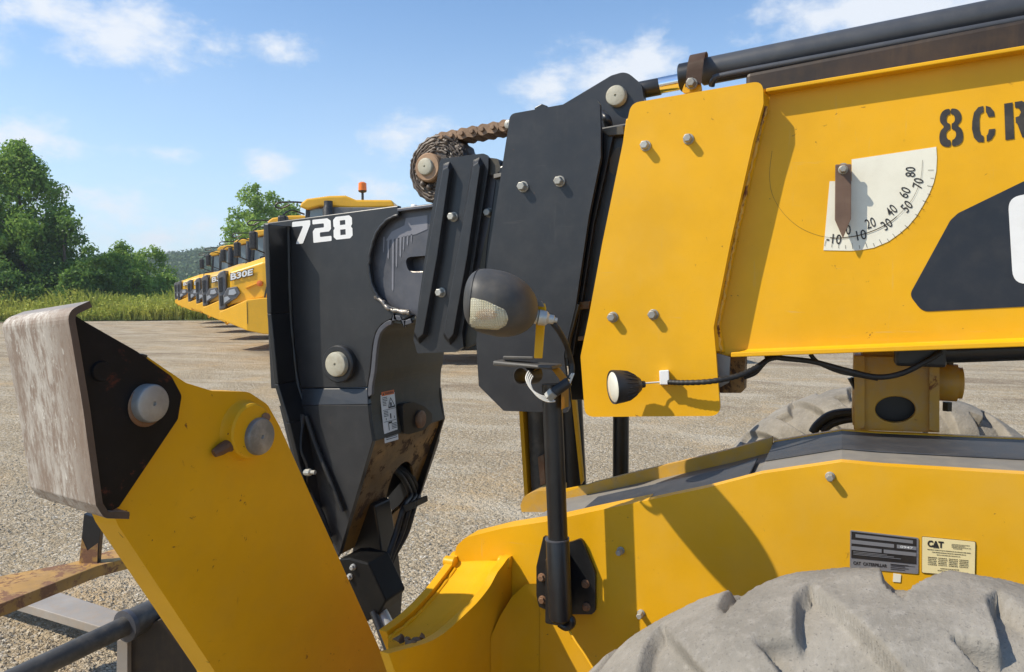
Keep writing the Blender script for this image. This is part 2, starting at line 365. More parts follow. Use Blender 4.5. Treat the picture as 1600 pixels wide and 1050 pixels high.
def gravel():
    m, nt, N, L, B = mat_base('crushed_gravel')
    tc = N.new('ShaderNodeTexCoord'); tc.name = 'tc'
    def vor(scale, feat='F1', rnd=1):
        v = N.new('ShaderNodeTexVoronoi'); v.feature = feat; v.inputs['Scale'].default_value = scale; v.inputs['Randomness'].default_value = rnd
        mp = N.new('ShaderNodeMapping'); L.new(tc.outputs['Object'], mp.inputs[0]); 
        ns = N.new('ShaderNodeTexNoise'); ns.inputs['Scale'].default_value = scale*.6; L.new(tc.outputs['Object'], ns.inputs[0])
        ad = N.new('ShaderNodeVectorMath'); ad.operation = 'MULTIPLY_ADD'; L.new(ns.outputs[1], ad.inputs[0]); ad.inputs[1].default_value = (.6/scale,)*3; L.new(tc.outputs['Object'], ad.inputs[2])
        L.new(ad.outputs[0], v.inputs['Vector']); return v
    v1 = vor(58); v2 = vor(120); v0 = vor(21)
    big = nz(nt, .35, 5, .6); mid = nz(nt, 1.6, 5, .6); sand = nz(nt, .6, 5, .65, stretch=(1, 1, 1), dist=.5)
    sep = N.new('ShaderNodeSeparateColor'); L.new(v1.outputs['Color'], sep.inputs[0])
    sp2 = N.new('ShaderNodeSeparateColor'); L.new(v2.outputs['Color'], sp2.inputs[0])
    c = mixc(nt, sep.outputs[0], (.19, .150, .098), (.56, .465, .325))
    c = mixc(nt, mth(nt, 'MULTIPLY', sp2.outputs[0], .5), c, (.45, .35, .22))
    c = mixc(nt, ramp(nt, sep.outputs[1], .90, .95), c, (.66, .61, .52))
    c = mixc(nt, mth(nt, 'MULTIPLY', ramp(nt, sand, .50, .68), .7), c, (.55, .39, .21))
    c = mixc(nt, mth(nt, 'MULTIPLY', ramp(nt, big, .35, .7), .35), c, (.30, .23, .145))
    trk = nz(nt, .55, 6, .7, stretch=(.45, 1.5, 1), dist=.3); sepp = N.new('ShaderNodeSeparateXYZ'); L.new(tc.outputs['Object'], sepp.inputs[0])
    c = mixc(nt, mth(nt, 'MULTIPLY', mth(nt, 'MULTIPLY', ramp(nt, trk, .50, .66), ramp(nt, sepp.outputs[1], 7, 14)), .8), c, (.20, .145, .095))
    L.new(c, B.inputs['Base Color']); B.inputs['Roughness'].default_value = .92; B.inputs['Specular IOR Level'].default_value = .15
    h = mth(nt, 'ADD', mth(nt, 'MULTIPLY', v1.outputs['Distance'], -1.0), mth(nt, 'MULTIPLY', v2.outputs['Distance'], -.55))
    h = mth(nt, 'ADD', h, mth(nt, 'MULTIPLY', v0.outputs['Distance'], -1.3))
    h = mth(nt, 'ADD', h, mth(nt, 'MULTIPLY', mid, 1.2))
    g2 = nz(nt, 7, 7, .78); g3 = nz(nt, 28, 5, .75); g4 = nz(nt, 2.6, 5, .65, dist=.4)
    cc = mixc(nt, mth(nt, 'MULTIPLY', ramp(nt, g2, .50, .68), .35), c, (.215, .17, .115)); cc = mixc(nt, mth(nt, 'MULTIPLY', ramp(nt, g3, .50, .64), .5), cc, (.62, .55, .43)); cc = mixc(nt, mth(nt, 'MULTIPLY', ramp(nt, nz(nt, .8, 6, .7, stretch=(.6, 1.3, 1)), .47, .62), .45), cc, (.60, .535, .42)); L.new(cc, B.inputs['Base Color'])
    b0 = bump(nt, g4, .6, .09); b1 = bump(nt, g2, .7, .035, b0)
    L.new(bump(nt, h, 1.0, .013, b1), B.inputs['Normal']); return m
M['gravel'] = gravel()
def stone():
    m, nt, N, L, B = mat_base('crushed_stone'); g = N.new('ShaderNodeNewGeometry'); r1 = g.outputs['Random Per Island']
    c = mixc(nt, r1, (.20, .165, .12), (.58, .50, .38)); c = mixc(nt, ramp(nt, nz(nt, 90, 3), .4, .7), c, (.40, .33, .235))
    L.new(c, B.inputs['Base Color']); B.inputs['Roughness'].default_value = .9; B.inputs['Specular IOR Level'].default_value = .2; return m
M['stone'] = stone()
def soil():
    m, nt, N, L, B = mat_base('grassy_soil')
    n1 = nz(nt, .8, 6, .7); c = mixc(nt, n1, (.05, .075, .015), (.16, .17, .05)); L.new(c, B.inputs['Base Color']); B.inputs['Roughness'].default_value = .95
    L.new(bump(nt, nz(nt, 6, 6, .7), .8, .2), B.inputs['Normal']); return m
M['soil'] = soil()
def leaf(name, a, b, c3, scale=.9, trans=.45):
    m, nt, N, L, B = mat_base(name)
    g = N.new('ShaderNodeNewGeometry'); n1 = nz(nt, scale, 3, .6); 
    c = mixc(nt, ramp(nt, n1, .32, .68), a, b); c = mixc(nt, mth(nt, 'MULTIPLY', g.outputs['Random Per Island'], .55), c, c3)
    d = N.new('ShaderNodeBsdfDiffuse'); t = N.new('ShaderNodeBsdfTranslucent'); mx = N.new('ShaderNodeMixShader'); mx.inputs[0].default_value = trans
    gl = N.new('ShaderNodeBsdfGlossy'); gl.inputs['Roughness'].default_value = .45; gl.inputs[0].default_value = (.7, .75, .7, 1); mx2 = N.new('ShaderNodeMixShader'); mx2.inputs[0].default_value = .02
    L.new(c, d.inputs[0]); L.new(c, t.inputs[0]); L.new(d.outputs[0], mx.inputs[1]); L.new(t.outputs[0], mx.inputs[2])
    L.new(mx.outputs[0], mx2.inputs[1]); L.new(gl.outputs[0], mx2.inputs[2]); L.new(mx2.outputs[0], N['Material Output'].inputs[0]); return m
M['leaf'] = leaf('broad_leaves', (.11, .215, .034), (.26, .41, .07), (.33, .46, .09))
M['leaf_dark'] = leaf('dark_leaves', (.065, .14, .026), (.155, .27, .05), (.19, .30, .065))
M['leaf_pale'] = leaf('pale_leaves', (.15, .27, .045), (.32, .46, .09), (.36, .48, .12))
M['grassb'] = leaf('grass_blades', (.30, .38, .05), (.50, .54, .10), (.56, .50, .15), .5, .3)
M['leaf_far'] = leaf('far_leaves', (.05, .09, .03), (.11, .17, .06), (.13, .19, .08), .06, .3)
M['bark'] = paint('bark', (.10, .075, .055), .9, .3, .3, bmp=.6)

M['cream2'] = paint('yellowed_plate', (.80, .68, .36), .4, .04, .1, bmp=.01)
M['lampglass'] = paint('headlight_glass', (.48, .50, .52), .15, .1, .1, bmp=0, spec=.8)
M['cylgrey'] = paint('grey_cylinder_paint', (.050, .053, .060), .38, .15, .2, dustcol=(.12, .115, .105), bmp=.04, scuff=.4)
M['oil'] = paint('oily_black_block', (.006, .0058, .0055), .5, .2, .12, dustcol=(.04, .03, .02), bmp=.06, spec=.2)  # near black: the shade on the tilt cylinder is put into the colour
M['rim'] = paint('rust_dark_rim', (.075, .05, .036), .6, .4, .4, dustcol=(.15, .11, .08), bmp=.3)
M['foottop'] = paint('scuffed_foot_top', (.25, .215, .18), .5, .15, .5, dustcol=(.36, .31, .26), rust=.1, bmp=.12)
# ------------------------------------------------------------------ setting
def build_ground():
    bm = bmesh.new(); n = 90
    def h(x, y):
        d = math.hypot(x, y)
        return .035*mnoise.noise((x*.25, y*.25, 3))*min(1, d/6) + .03*mnoise.noise((x*.9, y*.9, 9))*min(1, d/8)
    # fine sheet near, one skirt to the horizon
    xs = [-900, -300, -120]+[-70+1.0*i for i in range(126)]+[90, 200, 500, 900]
    ys = [-300, -80, -20]+[-10+1.0*i for i in range(90)]+[120, 250, 600, 1500]
    g = [[bm.verts.new((x, y, h(x, y) if abs(x) < 75 and -12 < y < 82 else 0)) for y in ys] for x in xs]
    for i in range(len(xs)-1):
        for j in range(len(ys)-1): bm.faces.new((g[i][j], g[i+1][j], g[i+1][j+1], g[i][j+1]))
    ts(obj('ground', bm, M['gravel'], smooth=180), kind='structure')
build_ground()
def cw(r, f, z=0): return RIGHT*r+FH*f+Vector((0, 0, z))       # right / forward metres from the camera foot
def build_stones():
    r = random.Random(21); vs = []; fs = []
    for _ in range(46000):
        f = 2.9+5.6*r.random()**1.25; x = r.uniform(-.74, .80)*f; c = cw(x, f)
        if mnoise.noise((c.x*.9, c.y*.9, 7)) < r.uniform(-.75, .15): continue
        s = .0045+.0085*r.random()**2.6; z = .035*mnoise.noise((c.x*.25, c.y*.25, 3))*min(1, f/6)+.03*mnoise.noise((c.x*.9, c.y*.9, 9))*min(1, f/8)
        a = r.uniform(0, 6.28); u = Vector((math.cos(a), math.sin(a), r.gauss(0, .15))); v = Vector((-math.sin(a), math.cos(a), r.gauss(0, .15))); p = Vector((c.x, c.y, z+s*.15)); i = len(vs)
        k1, k2, k3 = r.uniform(.8, 1.5), r.uniform(.6, 1), r.uniform(.5, .9)
        vs += [p+u*s*k1, p+v*s*k2, p-u*s*k1*r.uniform(.7, 1), p-v*s*k2*r.uniform(.7, 1), p+Vector((r.gauss(0, .2)*s, r.gauss(0, .2)*s, s*k3)), p+(u*.45+v*.3)*s+Vector((0, 0, s*k3*.9))]
        fs += [(i, i+1, i+5), (i+1, i+2, i+4), (i+2, i+3, i+4), (i+3, i, i+5), (i+1, i+4, i+5), (i+3, i+5, i+4)]
    ts(obj('loose_stones', (vs, [], fs), M['stone']), 'loose crushed stones scattered over the near gravel', 'gravel', kind='stuff')
build_stones()
def build_verge():
    bm = bmesh.new(); edge = [(-60, 30), (-34, 40.5), (-28, 42), (-22, 43.5), (-17, 44.5), (-12, 46), (0, 48), (30, 52), (90, 56)]
    pts = smooth_px(edge, 6); rows = []
    for p in pts:
        row = []
        for k, (df, z) in enumerate(((0, .0), (.8, .13), (3, .22), (12, .3), (60, -.5), (140, -3))):
            wob = .5*mnoise.noise((p[0]*.4, k, 1)); row.append(bm.verts.new(cw(p[0], p[1]+df+wob, z+(0.012 if k == 0 else 0))))
        rows.append(row)
    for a, b in zip(rows, rows[1:]):
        for k in range(5): bm.faces.new((a[k], b[k], b[k+1], a[k+1]))
    ts(obj('grass_verge', bm, M['soil'], smooth=180), kind='structure')
    vs = []; fs = []
    r = random.Random(3)
    def edge_f(x):
        for a, b in zip(pts, pts[1:]):
            if a[0] <= x <= b[0]: return a[1]+(b[1]-a[1])*(x-a[0])/(b[0]-a[0])
        return 50
    for _ in range(34000):
        x = r.uniform(-40, -8); dep = abs(r.gauss(0, 1))*3.0; f = edge_f(x)+.15+dep
        b = cw(x, f, .05+min(.25, dep*.08)); hgt = r.uniform(.35, 1.0)*(1+.8*min(1, dep/3))*(.75+.75*mnoise.noise((x*.35, f*.3, 0)))
        w = r.uniform(.02, .055); a = r.uniform(0, 6.28); d = Vector((math.cos(a), math.sin(a), 0)); l = Vector((r.gauss(0, .22), r.gauss(0, .22), 0))*hgt
        i = len(vs); vs += [b-d*w, b+d*w, b+d*w*.8+l*.4+Vector((0, 0, hgt*.6)), b+l+Vector((0, 0, hgt))]; fs.append((i, i+1, i+2, i+3))
        if r.random() < .45:            # leafy weeds
            for q in range(3):
                t = r.uniform(.4, 1); c = b+l*t+Vector((0, 0, hgt*t)); s = r.uniform(.05, .12); n = Vector((r.gauss(0, 1), r.gauss(0, 1), r.gauss(0, 1)+.6)).normalized(); u, v = frame_of(n)
                i = len(vs); vs += [c-u*s, c-v*s*.5, c+u*s, c+v*s*.5]; fs.append((i, i+1, i+2, i+3))
    ts(obj('tall_grass', (vs, [], fs), M['grassb']), 'tall yellow green grass and weeds along the edge of the gravel', 'grass', kind='stuff')
build_verge()
def leaf_quads(vs, fs, c, rad, n, size, r, squash=.8):
    for _ in range(n):
        d = Vector((r.gauss(0, 1), r.gauss(0, 1), r.gauss(0, 1))).normalized(); p = c+Vector((d.x, d.y, d.z*squash))*rad*(r.random()**.45)
        nrm = (d*.7+Vector((r.gauss(0, 1), r.gauss(0, 1), r.gauss(0, 1)+.5))*.6).normalized(); u, v = frame_of(nrm); a = r.uniform(0, 6.28)
        u, v = u*math.cos(a)+v*math.sin(a), v*math.cos(a)-u*math.sin(a); s = size*r.uniform(.6, 1.3)
        i = len(vs); vs += [p-u*s, p-v*s*.55, p+u*s, p+v*s*.55]; fs.append((i, i+1, i+2, i+3))
def tree(name, base, height, prof, mat, label, cat, group, seed, clumps=120, per=110, size=.13, trunk=.2, crad=(.5, 1.0), trunk_top=.75, limbs=12, skew=0):
    """prof: (height fraction, radius in metres) of the crown's outline"""
    r = random.Random(seed); root = empty(name, base, label, cat, group)
    def rad(t):
        for (a, ra), (b, rb) in zip(prof, prof[1:]):
            if a <= t <= b: return ra+(rb-ra)*(t-a)/(b-a)
        return 0
    vs = []; fs = []; ends = []
    k = 0
    while k < clumps:
        t = r.uniform(prof[0][0], prof[-1][0]); R = rad(t)
        if r.random() > (R/max(p[1] for p in prof))**1.2+.12: continue
        a = r.uniform(0, 6.28); q = (r.random()**.42)
        R *= .8+.4*mnoise.noise((math.cos(a)*1.4+seed, math.sin(a)*1.4, t*5))
        cr = r.uniform(*crad)*(.6+.5*min(1, R/2.0)); rr = max(0, R*q-cr*.35)
        c = base+Vector((math.cos(a)*rr+skew*(t-.4), math.sin(a)*rr, t*height)); ends.append(c)
        leaf_quads(vs, fs, c, cr, int(per*(cr/crad[1])**2*1.2)+8, size, r); k += 1
    obj('crown', (vs, [], fs), mat, root)
    bm = bmesh.new(); top = base+Vector((skew*.3, 0, height*trunk_top))
    ax = [base+Vector((0, 0, -.3)), base+Vector((r.gauss(0, .1), r.gauss(0, .1), height*.25)), base+Vector((r.gauss(0, .25), r.gauss(0, .25), height*.5)), top]
    add_tube(bm, smooth_px(ax, 4), [trunk*(1-.85*i/12) for i in range(13)], 8)
    for i in range(limbs):
        e = r.choice(ends); t = min(.9, max(.12, (e.z-base.z)/height*.75)); st = base.lerp(top, t); md = st.lerp(e, .5)+Vector((0, 0, -.1*(e-st).length))
        add_tube(bm, smooth_px([st, md, e], 4), [trunk*.4*(1-.85*j/8) for j in range(9)], 5)
    obj('trunk', bm, M['bark'], root, smooth=60); return root
def foot(px, d, z=0): 
    rr = (px-800)/F_PX*d; return cw(rr, d, z)
tree('broadleaf_tree', foot(36, 50, .2), 11.5, [(.02, 4.2), (.2, 5.7), (.42, 4.9), (.6, 3.6), (.75, 2.5), (.9, 1.8), (1, .8)], M['leaf'], 'tall full broadleaf tree at the far left, tapering to a pointed top', 'tree', 'trees beyond the gravel yard', 11, 290, 190, .125, .3)
tree('broadleaf_tree', foot(-58, 47, .2), 9.2, [(.03, 3.0), (.3, 3.8), (.6, 3.0), (.85, 1.5), (1, .3)], M['leaf'], 'lower broadleaf tree cut by the left edge of the photo', 'tree', 'trees beyond the gravel yard', 12, 120, 160, .13, .25)
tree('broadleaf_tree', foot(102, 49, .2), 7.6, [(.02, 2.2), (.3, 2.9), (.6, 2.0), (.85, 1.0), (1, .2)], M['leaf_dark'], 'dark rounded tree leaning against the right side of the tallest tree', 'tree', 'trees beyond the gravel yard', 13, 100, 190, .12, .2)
tree('broadleaf_tree', foot(405, 64, .2), 10.6, [(.22, 1.8), (.4, 3.5), (.6, 3.9), (.78, 3.0), (.92, 1.6), (1, .4)], M['leaf_pale'], 'open crowned tree with sky showing through, behind the row of dump trucks', 'tree', 'trees beyond the gravel yard', 14, 84, 110, .15, .25, crad=(.45, .85))
tree('broadleaf_tree', foot(455, 74, .2), 10.2, [(.3, 2.0), (.6, 3.0), (.85, 2.2), (1, .4)], M['leaf_pale'], 'tree whose top shows just above the second dump truck cab', 'tree', 'trees beyond the gravel yard', 15, 70, 130, .17, .25)
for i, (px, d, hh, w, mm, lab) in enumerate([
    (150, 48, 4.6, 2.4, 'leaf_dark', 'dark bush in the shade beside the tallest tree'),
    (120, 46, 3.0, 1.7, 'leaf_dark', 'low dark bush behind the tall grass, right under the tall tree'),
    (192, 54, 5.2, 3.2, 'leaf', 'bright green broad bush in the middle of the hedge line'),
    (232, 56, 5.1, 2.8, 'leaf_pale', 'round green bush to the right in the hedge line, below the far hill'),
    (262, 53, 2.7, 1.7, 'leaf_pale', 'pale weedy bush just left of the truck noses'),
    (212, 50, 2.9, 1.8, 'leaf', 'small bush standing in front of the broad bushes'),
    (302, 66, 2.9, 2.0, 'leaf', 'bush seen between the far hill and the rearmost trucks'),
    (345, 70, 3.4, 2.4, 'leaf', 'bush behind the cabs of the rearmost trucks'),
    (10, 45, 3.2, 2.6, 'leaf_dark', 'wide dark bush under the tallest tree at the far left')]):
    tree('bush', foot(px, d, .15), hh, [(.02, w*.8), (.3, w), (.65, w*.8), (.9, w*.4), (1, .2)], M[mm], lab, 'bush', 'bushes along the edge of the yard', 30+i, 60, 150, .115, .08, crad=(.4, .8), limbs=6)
def build_hills():
    bm = bmesh.new(); rows = []
    def hz(r, f): 
        return max(-2, 31*math.exp(-((f-430)/120)**2)*(.72+.28*math.sin(r*.012+2.0)+.2*mnoise.noise((r*.011, f*.006, 4))))
    xs = list(range(-700, 901, 20)); fsx = list(range(230, 640, 20))
    for x in xs: rows.append([bm.verts.new(cw(x, f, hz(x, f)-.6)) for f in fsx])
    for a, b in zip(rows, rows[1:]):
        for k in range(len(fsx)-1): bm.faces.new((a[k], b[k], b[k+1], a[k+1]))
    ts(obj('hills', bm, M['soil'], smooth=180), kind='structure')
    vs = []; fs = []; r = random.Random(8)
    for _ in range(900):
        f = r.uniform(260, 430); x = r.uniform(-.56, -.30)*f; c = cw(x, f, hz(x, f)+1.6); leaf_quads(vs, fs, c, r.uniform(2.0, 4.2), 36, .8, r, .9)
    for _ in range(500):
        f = r.uniform(330, 430); x = r.uniform(-.9, .9)*f; c = cw(x, f, hz(x, f)+1.5); leaf_quads(vs, fs, c, r.uniform(2.5, 4), 22, 1.0, r, .9)
    ts(obj('distant_woods', (vs, [], fs), M['leaf_far']), 'hazy wooded hillside in the distance left of the trucks', 'woods', kind='stuff')
build_hills()

# ------------------------------------------------------------------ dump trucks (local: x nose to tail, y away from the viewer, z up)
S = 68.
def lp(px, py): return ((px-335)/S, 1.75-(py-455)/S)
def prism(bm, prof, y0, y1, inset=0):
    """x-z outline between y0 and y1"""
    fill_extrude(bm, [[(x, y0, z) for x, z in prof]], Vector((0, y1-y0, 0))); return bm
def make_truck():
    root = empty('dump_truck', (0, 0, 0)); W = 2.9
    def part(name, bm, m, parent=root, bevel=.02, smooth=None): return obj(name, bm, m, parent, bevel=bevel, smooth=smooth)
    # bumper: pointed prow, wide
    bm = bmesh.new()
    def loop(z_top, z_bot, x, y0): return [(x, y0, z_bot), (x, W-y0, z_bot), (x, W-y0, z_top), (x, y0, z_top)]
    secs = [loop(1.27, 1.10, .03, .22), loop(1.55, .84, .74, 0), loop(1.60, .76, 1.12, 0), loop(1.60, .76, 1.5, 0)]
    rings = [[bm.verts.new(p) for p in s] for s in secs]
    for a, b in zip(rings, rings[1:]):
        for k in range(4): bm.faces.new((a[k], a[(k+1) % 4], b[(k+1) % 4], b[k]))
    bm.faces.new(rings[0]); bm.faces.new(rings[-1])
    bp = part('bumper', bm, M['dtyel'])
    bm = bmesh.new(); add_tube(bm, [(.10, .5+.09*math.cos(a), 1.06+.09*math.sin(a)) for a in [i*math.pi/8 for i in range(16)]], .022, 6); part('tow_ring', bm, M['dtyel'], bp, 0, 60)
    bm = bmesh.new(); add_box(bm, (.745, -.006, 1.0), (.755, .004, 1.5)); part('seam', bm, M['dtblack'], bp, 0)
    # hood
    bm = bmesh.new()
    def hl(x, zt, zb, y0, ch): return [(x, y0, zb), (x, y0, zt-ch), (x, y0+ch*1.3, zt), (x, W-y0-ch*1.3, zt), (x, W-y0, zt-ch), (x, W-y0, zb)]
    secs = [hl(.14, 2.20, 1.36, .36, .10), hl(.32, 2.30, 1.44, .22, .13), hl(1.08, 2.55, 1.6, .12, .15), hl(1.75, 2.66, 1.62, .10, .16)]
    rings = [[bm.verts.new(p) for p in s] for s in secs]
    for a, b in zip(rings, rings[1:]):
        for k in range(6): bm.faces.new((a[k], a[(k+1) % 6], b[(k+1) % 6], b[k]))
    bm.faces.new(rings[0]); bm.faces.new(rings[-1]); hood = part('hood', bm, M['dtyel'], bevel=.03)
    bm = bmesh.new(); prism(bm, [(1.10, 1.58), (1.34, 2.58), (1.38, 2.58), (1.14, 1.58)], .095, .10); part('panel_seam', bm, M['dtblack'], hood, 0)
    bm = bmesh.new(); prism(bm, [(.68, 1.81), (1.08, 1.97), (1.08, 1.985), (.68, 1.825)], .1, .2); part('crease', bm, M['dtyel'], hood, 0)
    # grille wraps the nose
    bm = bmesh.new(); prof = [(-.0, 2.14), (.06, 2.2), (.17, 2.24), (.2, 2.16), (.18, 1.36), (.02, 1.30)]
    prism(bm, prof, .22, W-.22); part('grille', bm, M['dtgrey'], bevel=.03)
    bm = bmesh.new(); prism(bm, [(.03, 2.05), (.12, 2.09), (.12, 1.74), (.04, 1.72)], .205, .222); prism(bm, [(.05, 1.64), (.12, 1.66), (.12, 1.42), (.06, 1.40)], .205, .222); prism(bm, [(-.015, 2.05), (-.001, 2.05), (-.001, 1.4), (-.015, 1.4)], .5, W-.5); part('grille_mesh', bm, M['dtblack'], bevel=.006)
    # headlight on the near and far cheek
    for sgn in (0, 1):
        def Y(y): return y if not sgn else W-y
        bm = bmesh.new(); pr = [lp(346, 476), lp(345.5, 463), lp(352, 450), lp(367, 447.5), lp(372, 458), lp(366, 466), lp(350, 475)]
        fill_extrude(bm, [[(x, Y(.14), z) for x, z in pr]], Vector((0, .16*(1 if not sgn else -1), 0))); h = part('headlight', bm, M['dtgrey'], bevel=.015)
        bm = bmesh.new(); pr = [lp(354, 461), lp(355.5, 453), lp(364, 451.5), lp(367, 458), lp(362, 461)]
        fill_extrude(bm, [[(x, Y(.128), z) for x, z in pr]], Vector((0, .02*(1 if not sgn else -1), 0)))
        pr = [lp(347.5, 474), lp(347.5, 465), lp(353, 463), lp(357, 467)]
        fill_extrude(bm, [[(x, Y(.128), z) for x, z in pr]], Vector((0, .02*(1 if not sgn else -1), 0))); part('lamp_glass', bm, M['lampglass'], h, .004)
        bm = bmesh.new(); add_lathe(bm, Vector((1.02, Y(.10), 1.93)), Vector((0, -1 if not sgn else 1, 0)), [(0, .07), (.04, .06), (.05, .0)], 14, False); part('marker_lamp', bm, M['orange'], hood, 0, 40)
    # lettering on both sides
    for sgn in (0, 1):
        q = [lp(357, 427.5), lp(394, 419.5), lp(393, 429.5), lp(357, 438)]
        y = .118 if not sgn else W-.118
        def mp(g, yy):
            def f(u, v):
                a = bilin([(x, 0, z) for x, z in q], (u if not sgn else 1-u), v); yb = .2+(a.x-.32)/(.76)*(-.1) if a.x < 1.08 else .1
                return (a.x, (yb-g) if not sgn else W-yb+g, a.z)
            return f
        bm = bmesh.new(); uv, fc = text_verts('B30E', .075); sheet_bm(bm, [(-.03+1.06*u, -.12+1.24*v) for u, v in uv], fc, mp(.012, y)); part('badge_outline', bm, M['ink'], hood, 0)
        bm = bmesh.new(); uv, fc = text_verts('B30E', .035); sheet_bm(bm, uv, fc, mp(.018, y)); part('badge_lettering', bm, M['white'], hood, 0)
    # cab
    bm = bmesh.new(); prism(bm, [(1.78, 1.5), (1.86, 2.62), (4.1, 2.62), (4.1, 1.5)], .35, W-.35); cab = part('cab', bm, M['dtyel'])
    for x0, x1 in ((1.93, 2.03), (2.9, 2.98), (3.9, 4.0)):
        for y in (.36, W-.46):
            bm = bmesh.new(); add_hexa(bm, [(x0, y, 2.6), (x1, y, 2.6), (x1, y+.1, 2.6), (x0, y+.1, 2.6), (x0+.1*(x0 < 2), y+.04, 3.72), (x1+.1*(x0 < 2), y+.04, 3.72), (x1+.1*(x0 < 2), y+.12, 3.72), (x0+.1*(x0 < 2), y+.12, 3.72)]); part('pillar', bm, M['dtblack'], cab)
    bm = bmesh.new(); add_box(bm, (2.06, .42, 2.62), (3.9, .44, 3.68)); part('window', bm, M['glass'], cab, 0)
    bm = bmesh.new(); add_box(bm, (2.06, W-.44, 2.62), (3.9, W-.42, 3.68)); part('window', bm, M['glass'], cab, 0)
    bm = bmesh.new(); add_hexa(bm, [(2.0, .48, 2.62), (2.02, .48, 2.62), (2.02, W-.48, 2.62), (2.0, W-.48, 2.62), (2.1, .5, 3.68), (2.12, .5, 3.68), (2.12, W-.5, 3.68), (2.1, W-.5, 3.68)]); part('windscreen', bm, M['glass'], cab, 0)
    bm = bmesh.new(); add_box(bm, (2.5, .9, 2.4), (3.1, 1.5, 3.3)); add_box(bm, (2.5, 1.0, 3.302), (2.75, 1.4, 3.55)); part('driver_seat', bm, M['dtblack'], cab, .05)
    bm = bmesh.new(); prof = [(1.92, 3.70), (1.96, 3.80), (2.08, 3.89), (2.6, 3.96), (2.98, 3.97), (3.22, 3.87), (4.05, 3.87), (4.12, 3.74), (4.05, 3.70), (3.2, 3.68), (2.4, 3.72), (2.1, 3.64)]
    prism(bm, prof, .26, W-.26); part('cab_roof', bm, M['dtyel'], cab, .04)
    bm = bmesh.new(); add_box(bm, (2.62, .2, 3.38), (4.0, .34, 3.69)); part('roof_side_rail', bm, M['dtgrey'], cab, .02)
    # exhaust stack, mirrors, rails
    bm = bmesh.new(); add_lathe(bm, Vector((2.62, .12, 2.4)), Vector((0, 0, 1)), [(0, .13), (1.25, .13), (1.3, .10), (1.42, .10)], 14); part('exhaust_stack', bm, M['dtblack'], cab, 0, 40)
    for y, s in ((.05, -1), (W-.05, 1)):
        bm = bmesh.new(); add_box(bm, (1.50, y-.13, 2.95), (1.70, y+.13, 3.48)); mr = part('mirror', bm, M['dtblack'], cab, .05)
        bm = bmesh.new(); add_tube(bm, smooth_px([(1.98, y-s*.4, 3.55), (1.75, y-s*.15, 3.62), (1.6, y, 3.5)], 5), .02, 6); part('mirror_arm', bm, M['dtblack'], cab, 0, 60)
        bm = bmesh.new(); add_tube(bm, [(1.98, y-s*.4, 2.8), (1.6, y, 2.98)], .02, 6); part('mirror_arm', bm, M['dtblack'], cab, 0, 60)
    bm = bmesh.new(); add_tube(bm, smooth_px([(2.0, .5, 3.82), (1.75, .4, 3.83), (1.42, .3, 3.80), (1.36, .3, 3.70), (1.5, .3, 3.68), (1.68, .3, 3.76)], 6), .022, 6); part('front_mirror', bm, M['dtblack'], cab, 0, 60)
    for y in (.18, W-.18):
        bm = bmesh.new()
        for x in (1.75, 2.4, 3.3): add_tube(bm, [(x, y, 1.7), (x, y, 2.75)], .02, 6)
        add_tube(bm, [(1.75, y, 2.75), (3.3, y, 2.75)], .02, 6); part('handrail', bm, M['dtblack'], cab, 0, 60)
    # chassis, fenders, wheels, body
    bm = bmesh.new(); add_box(bm, (1.5, .9, .95), (4.3, W-.9, 1.5)); add_box(bm, (4.3, 1.1, .8), (9.2, W-1.1, 1.3)); part('frame', bm, M['dtgrey'])
    for y0 in (.0, W-.72):
        bm = bmesh.new(); prism(bm, [(2.1, 1.2), (2.2, 1.95), (4.3, 1.95), (4.45, 1.25), (4.37, 1.2), (4.23, 1.86), (2.3, 1.86), (2.2, 1.2)], y0, y0+.72); part('fender', bm, M['dtyel'])
    for x in (3.3, 6.9, 8.65):
        for y0, s in ((.0, 1), (W, -1)):
            bm = bmesh.new(); add_lathe(bm, Vector((x, y0, .88)), Vector((0, s, 0)), [(.02, .5), (0, .62), (.03, .80), (.1, .88), (.5, .88), (.58, .8), (.6, .5)], 40); w = part('wheel', bm, M['dttyre'], bevel=0, smooth=35)
            bm = bmesh.new(); add_lathe(bm, Vector((x, y0, .88)), Vector((0, s, 0)), [(.12, .12), (.1, .3), (.05, .46), (.01, .5), (.03, .51)], 24, False); part('rim', bm, M['dtyel'], w, 0, 40)
    bm = bmesh.new(); prism(bm, [(4.75, 2.0), (4.6, 3.05), (4.9, 3.12), (9.9, 2.9), (10.3, 2.75), (8.9, 1.45), (5.3, 1.35)], .0, W); part('dump_body', bm, M['dtyel'], bevel=.03)
    for x in (5.4, 6.4, 7.4, 8.4):
        bm = bmesh.new(); prism(bm, [(x, 1.5), (x+.1, 2.9), (x+.22, 2.9), (x+.12, 1.5)], -.05, .0); part('body_rib', bm, M['dtyel'])
    return root
proto = make_truck()
def kids(o): return [c for c in bpy.data.objects if c.parent == o]
def copy_tree(o, parent=None):
    c = o.copy(); COL.objects.link(c)
    if parent is not None: c.parent = parent
    for ch in kids(o): copy_tree(ch, c)
    return c
TL = ['nearest articulated dump truck, amber beacon on its cab roof, readable badge on its hood', 'second dump truck in the row, just behind the nearest one, its badge half hidden',
      'third dump truck in the row, between the second and the fourth noses', 'fourth dump truck in the row, third from the far end', 'fifth dump truck in the row, last but one from the trees', 'farthest dump truck at the end of the row, nearest the tall grass']
trucks = []
for i in range(6):
    d = 17.0+4.55*i; px = [335, 314, 299, 286, 276.5, 269][i]
    t = proto if i == 0 else copy_tree(proto); trucks.append(t)
    t.location = foot(px, d); t.rotation_euler = (0, 0, YAW+R_(1.0)); ts(t, TL[i], 'dump truck', 'dump trucks parked in a row')
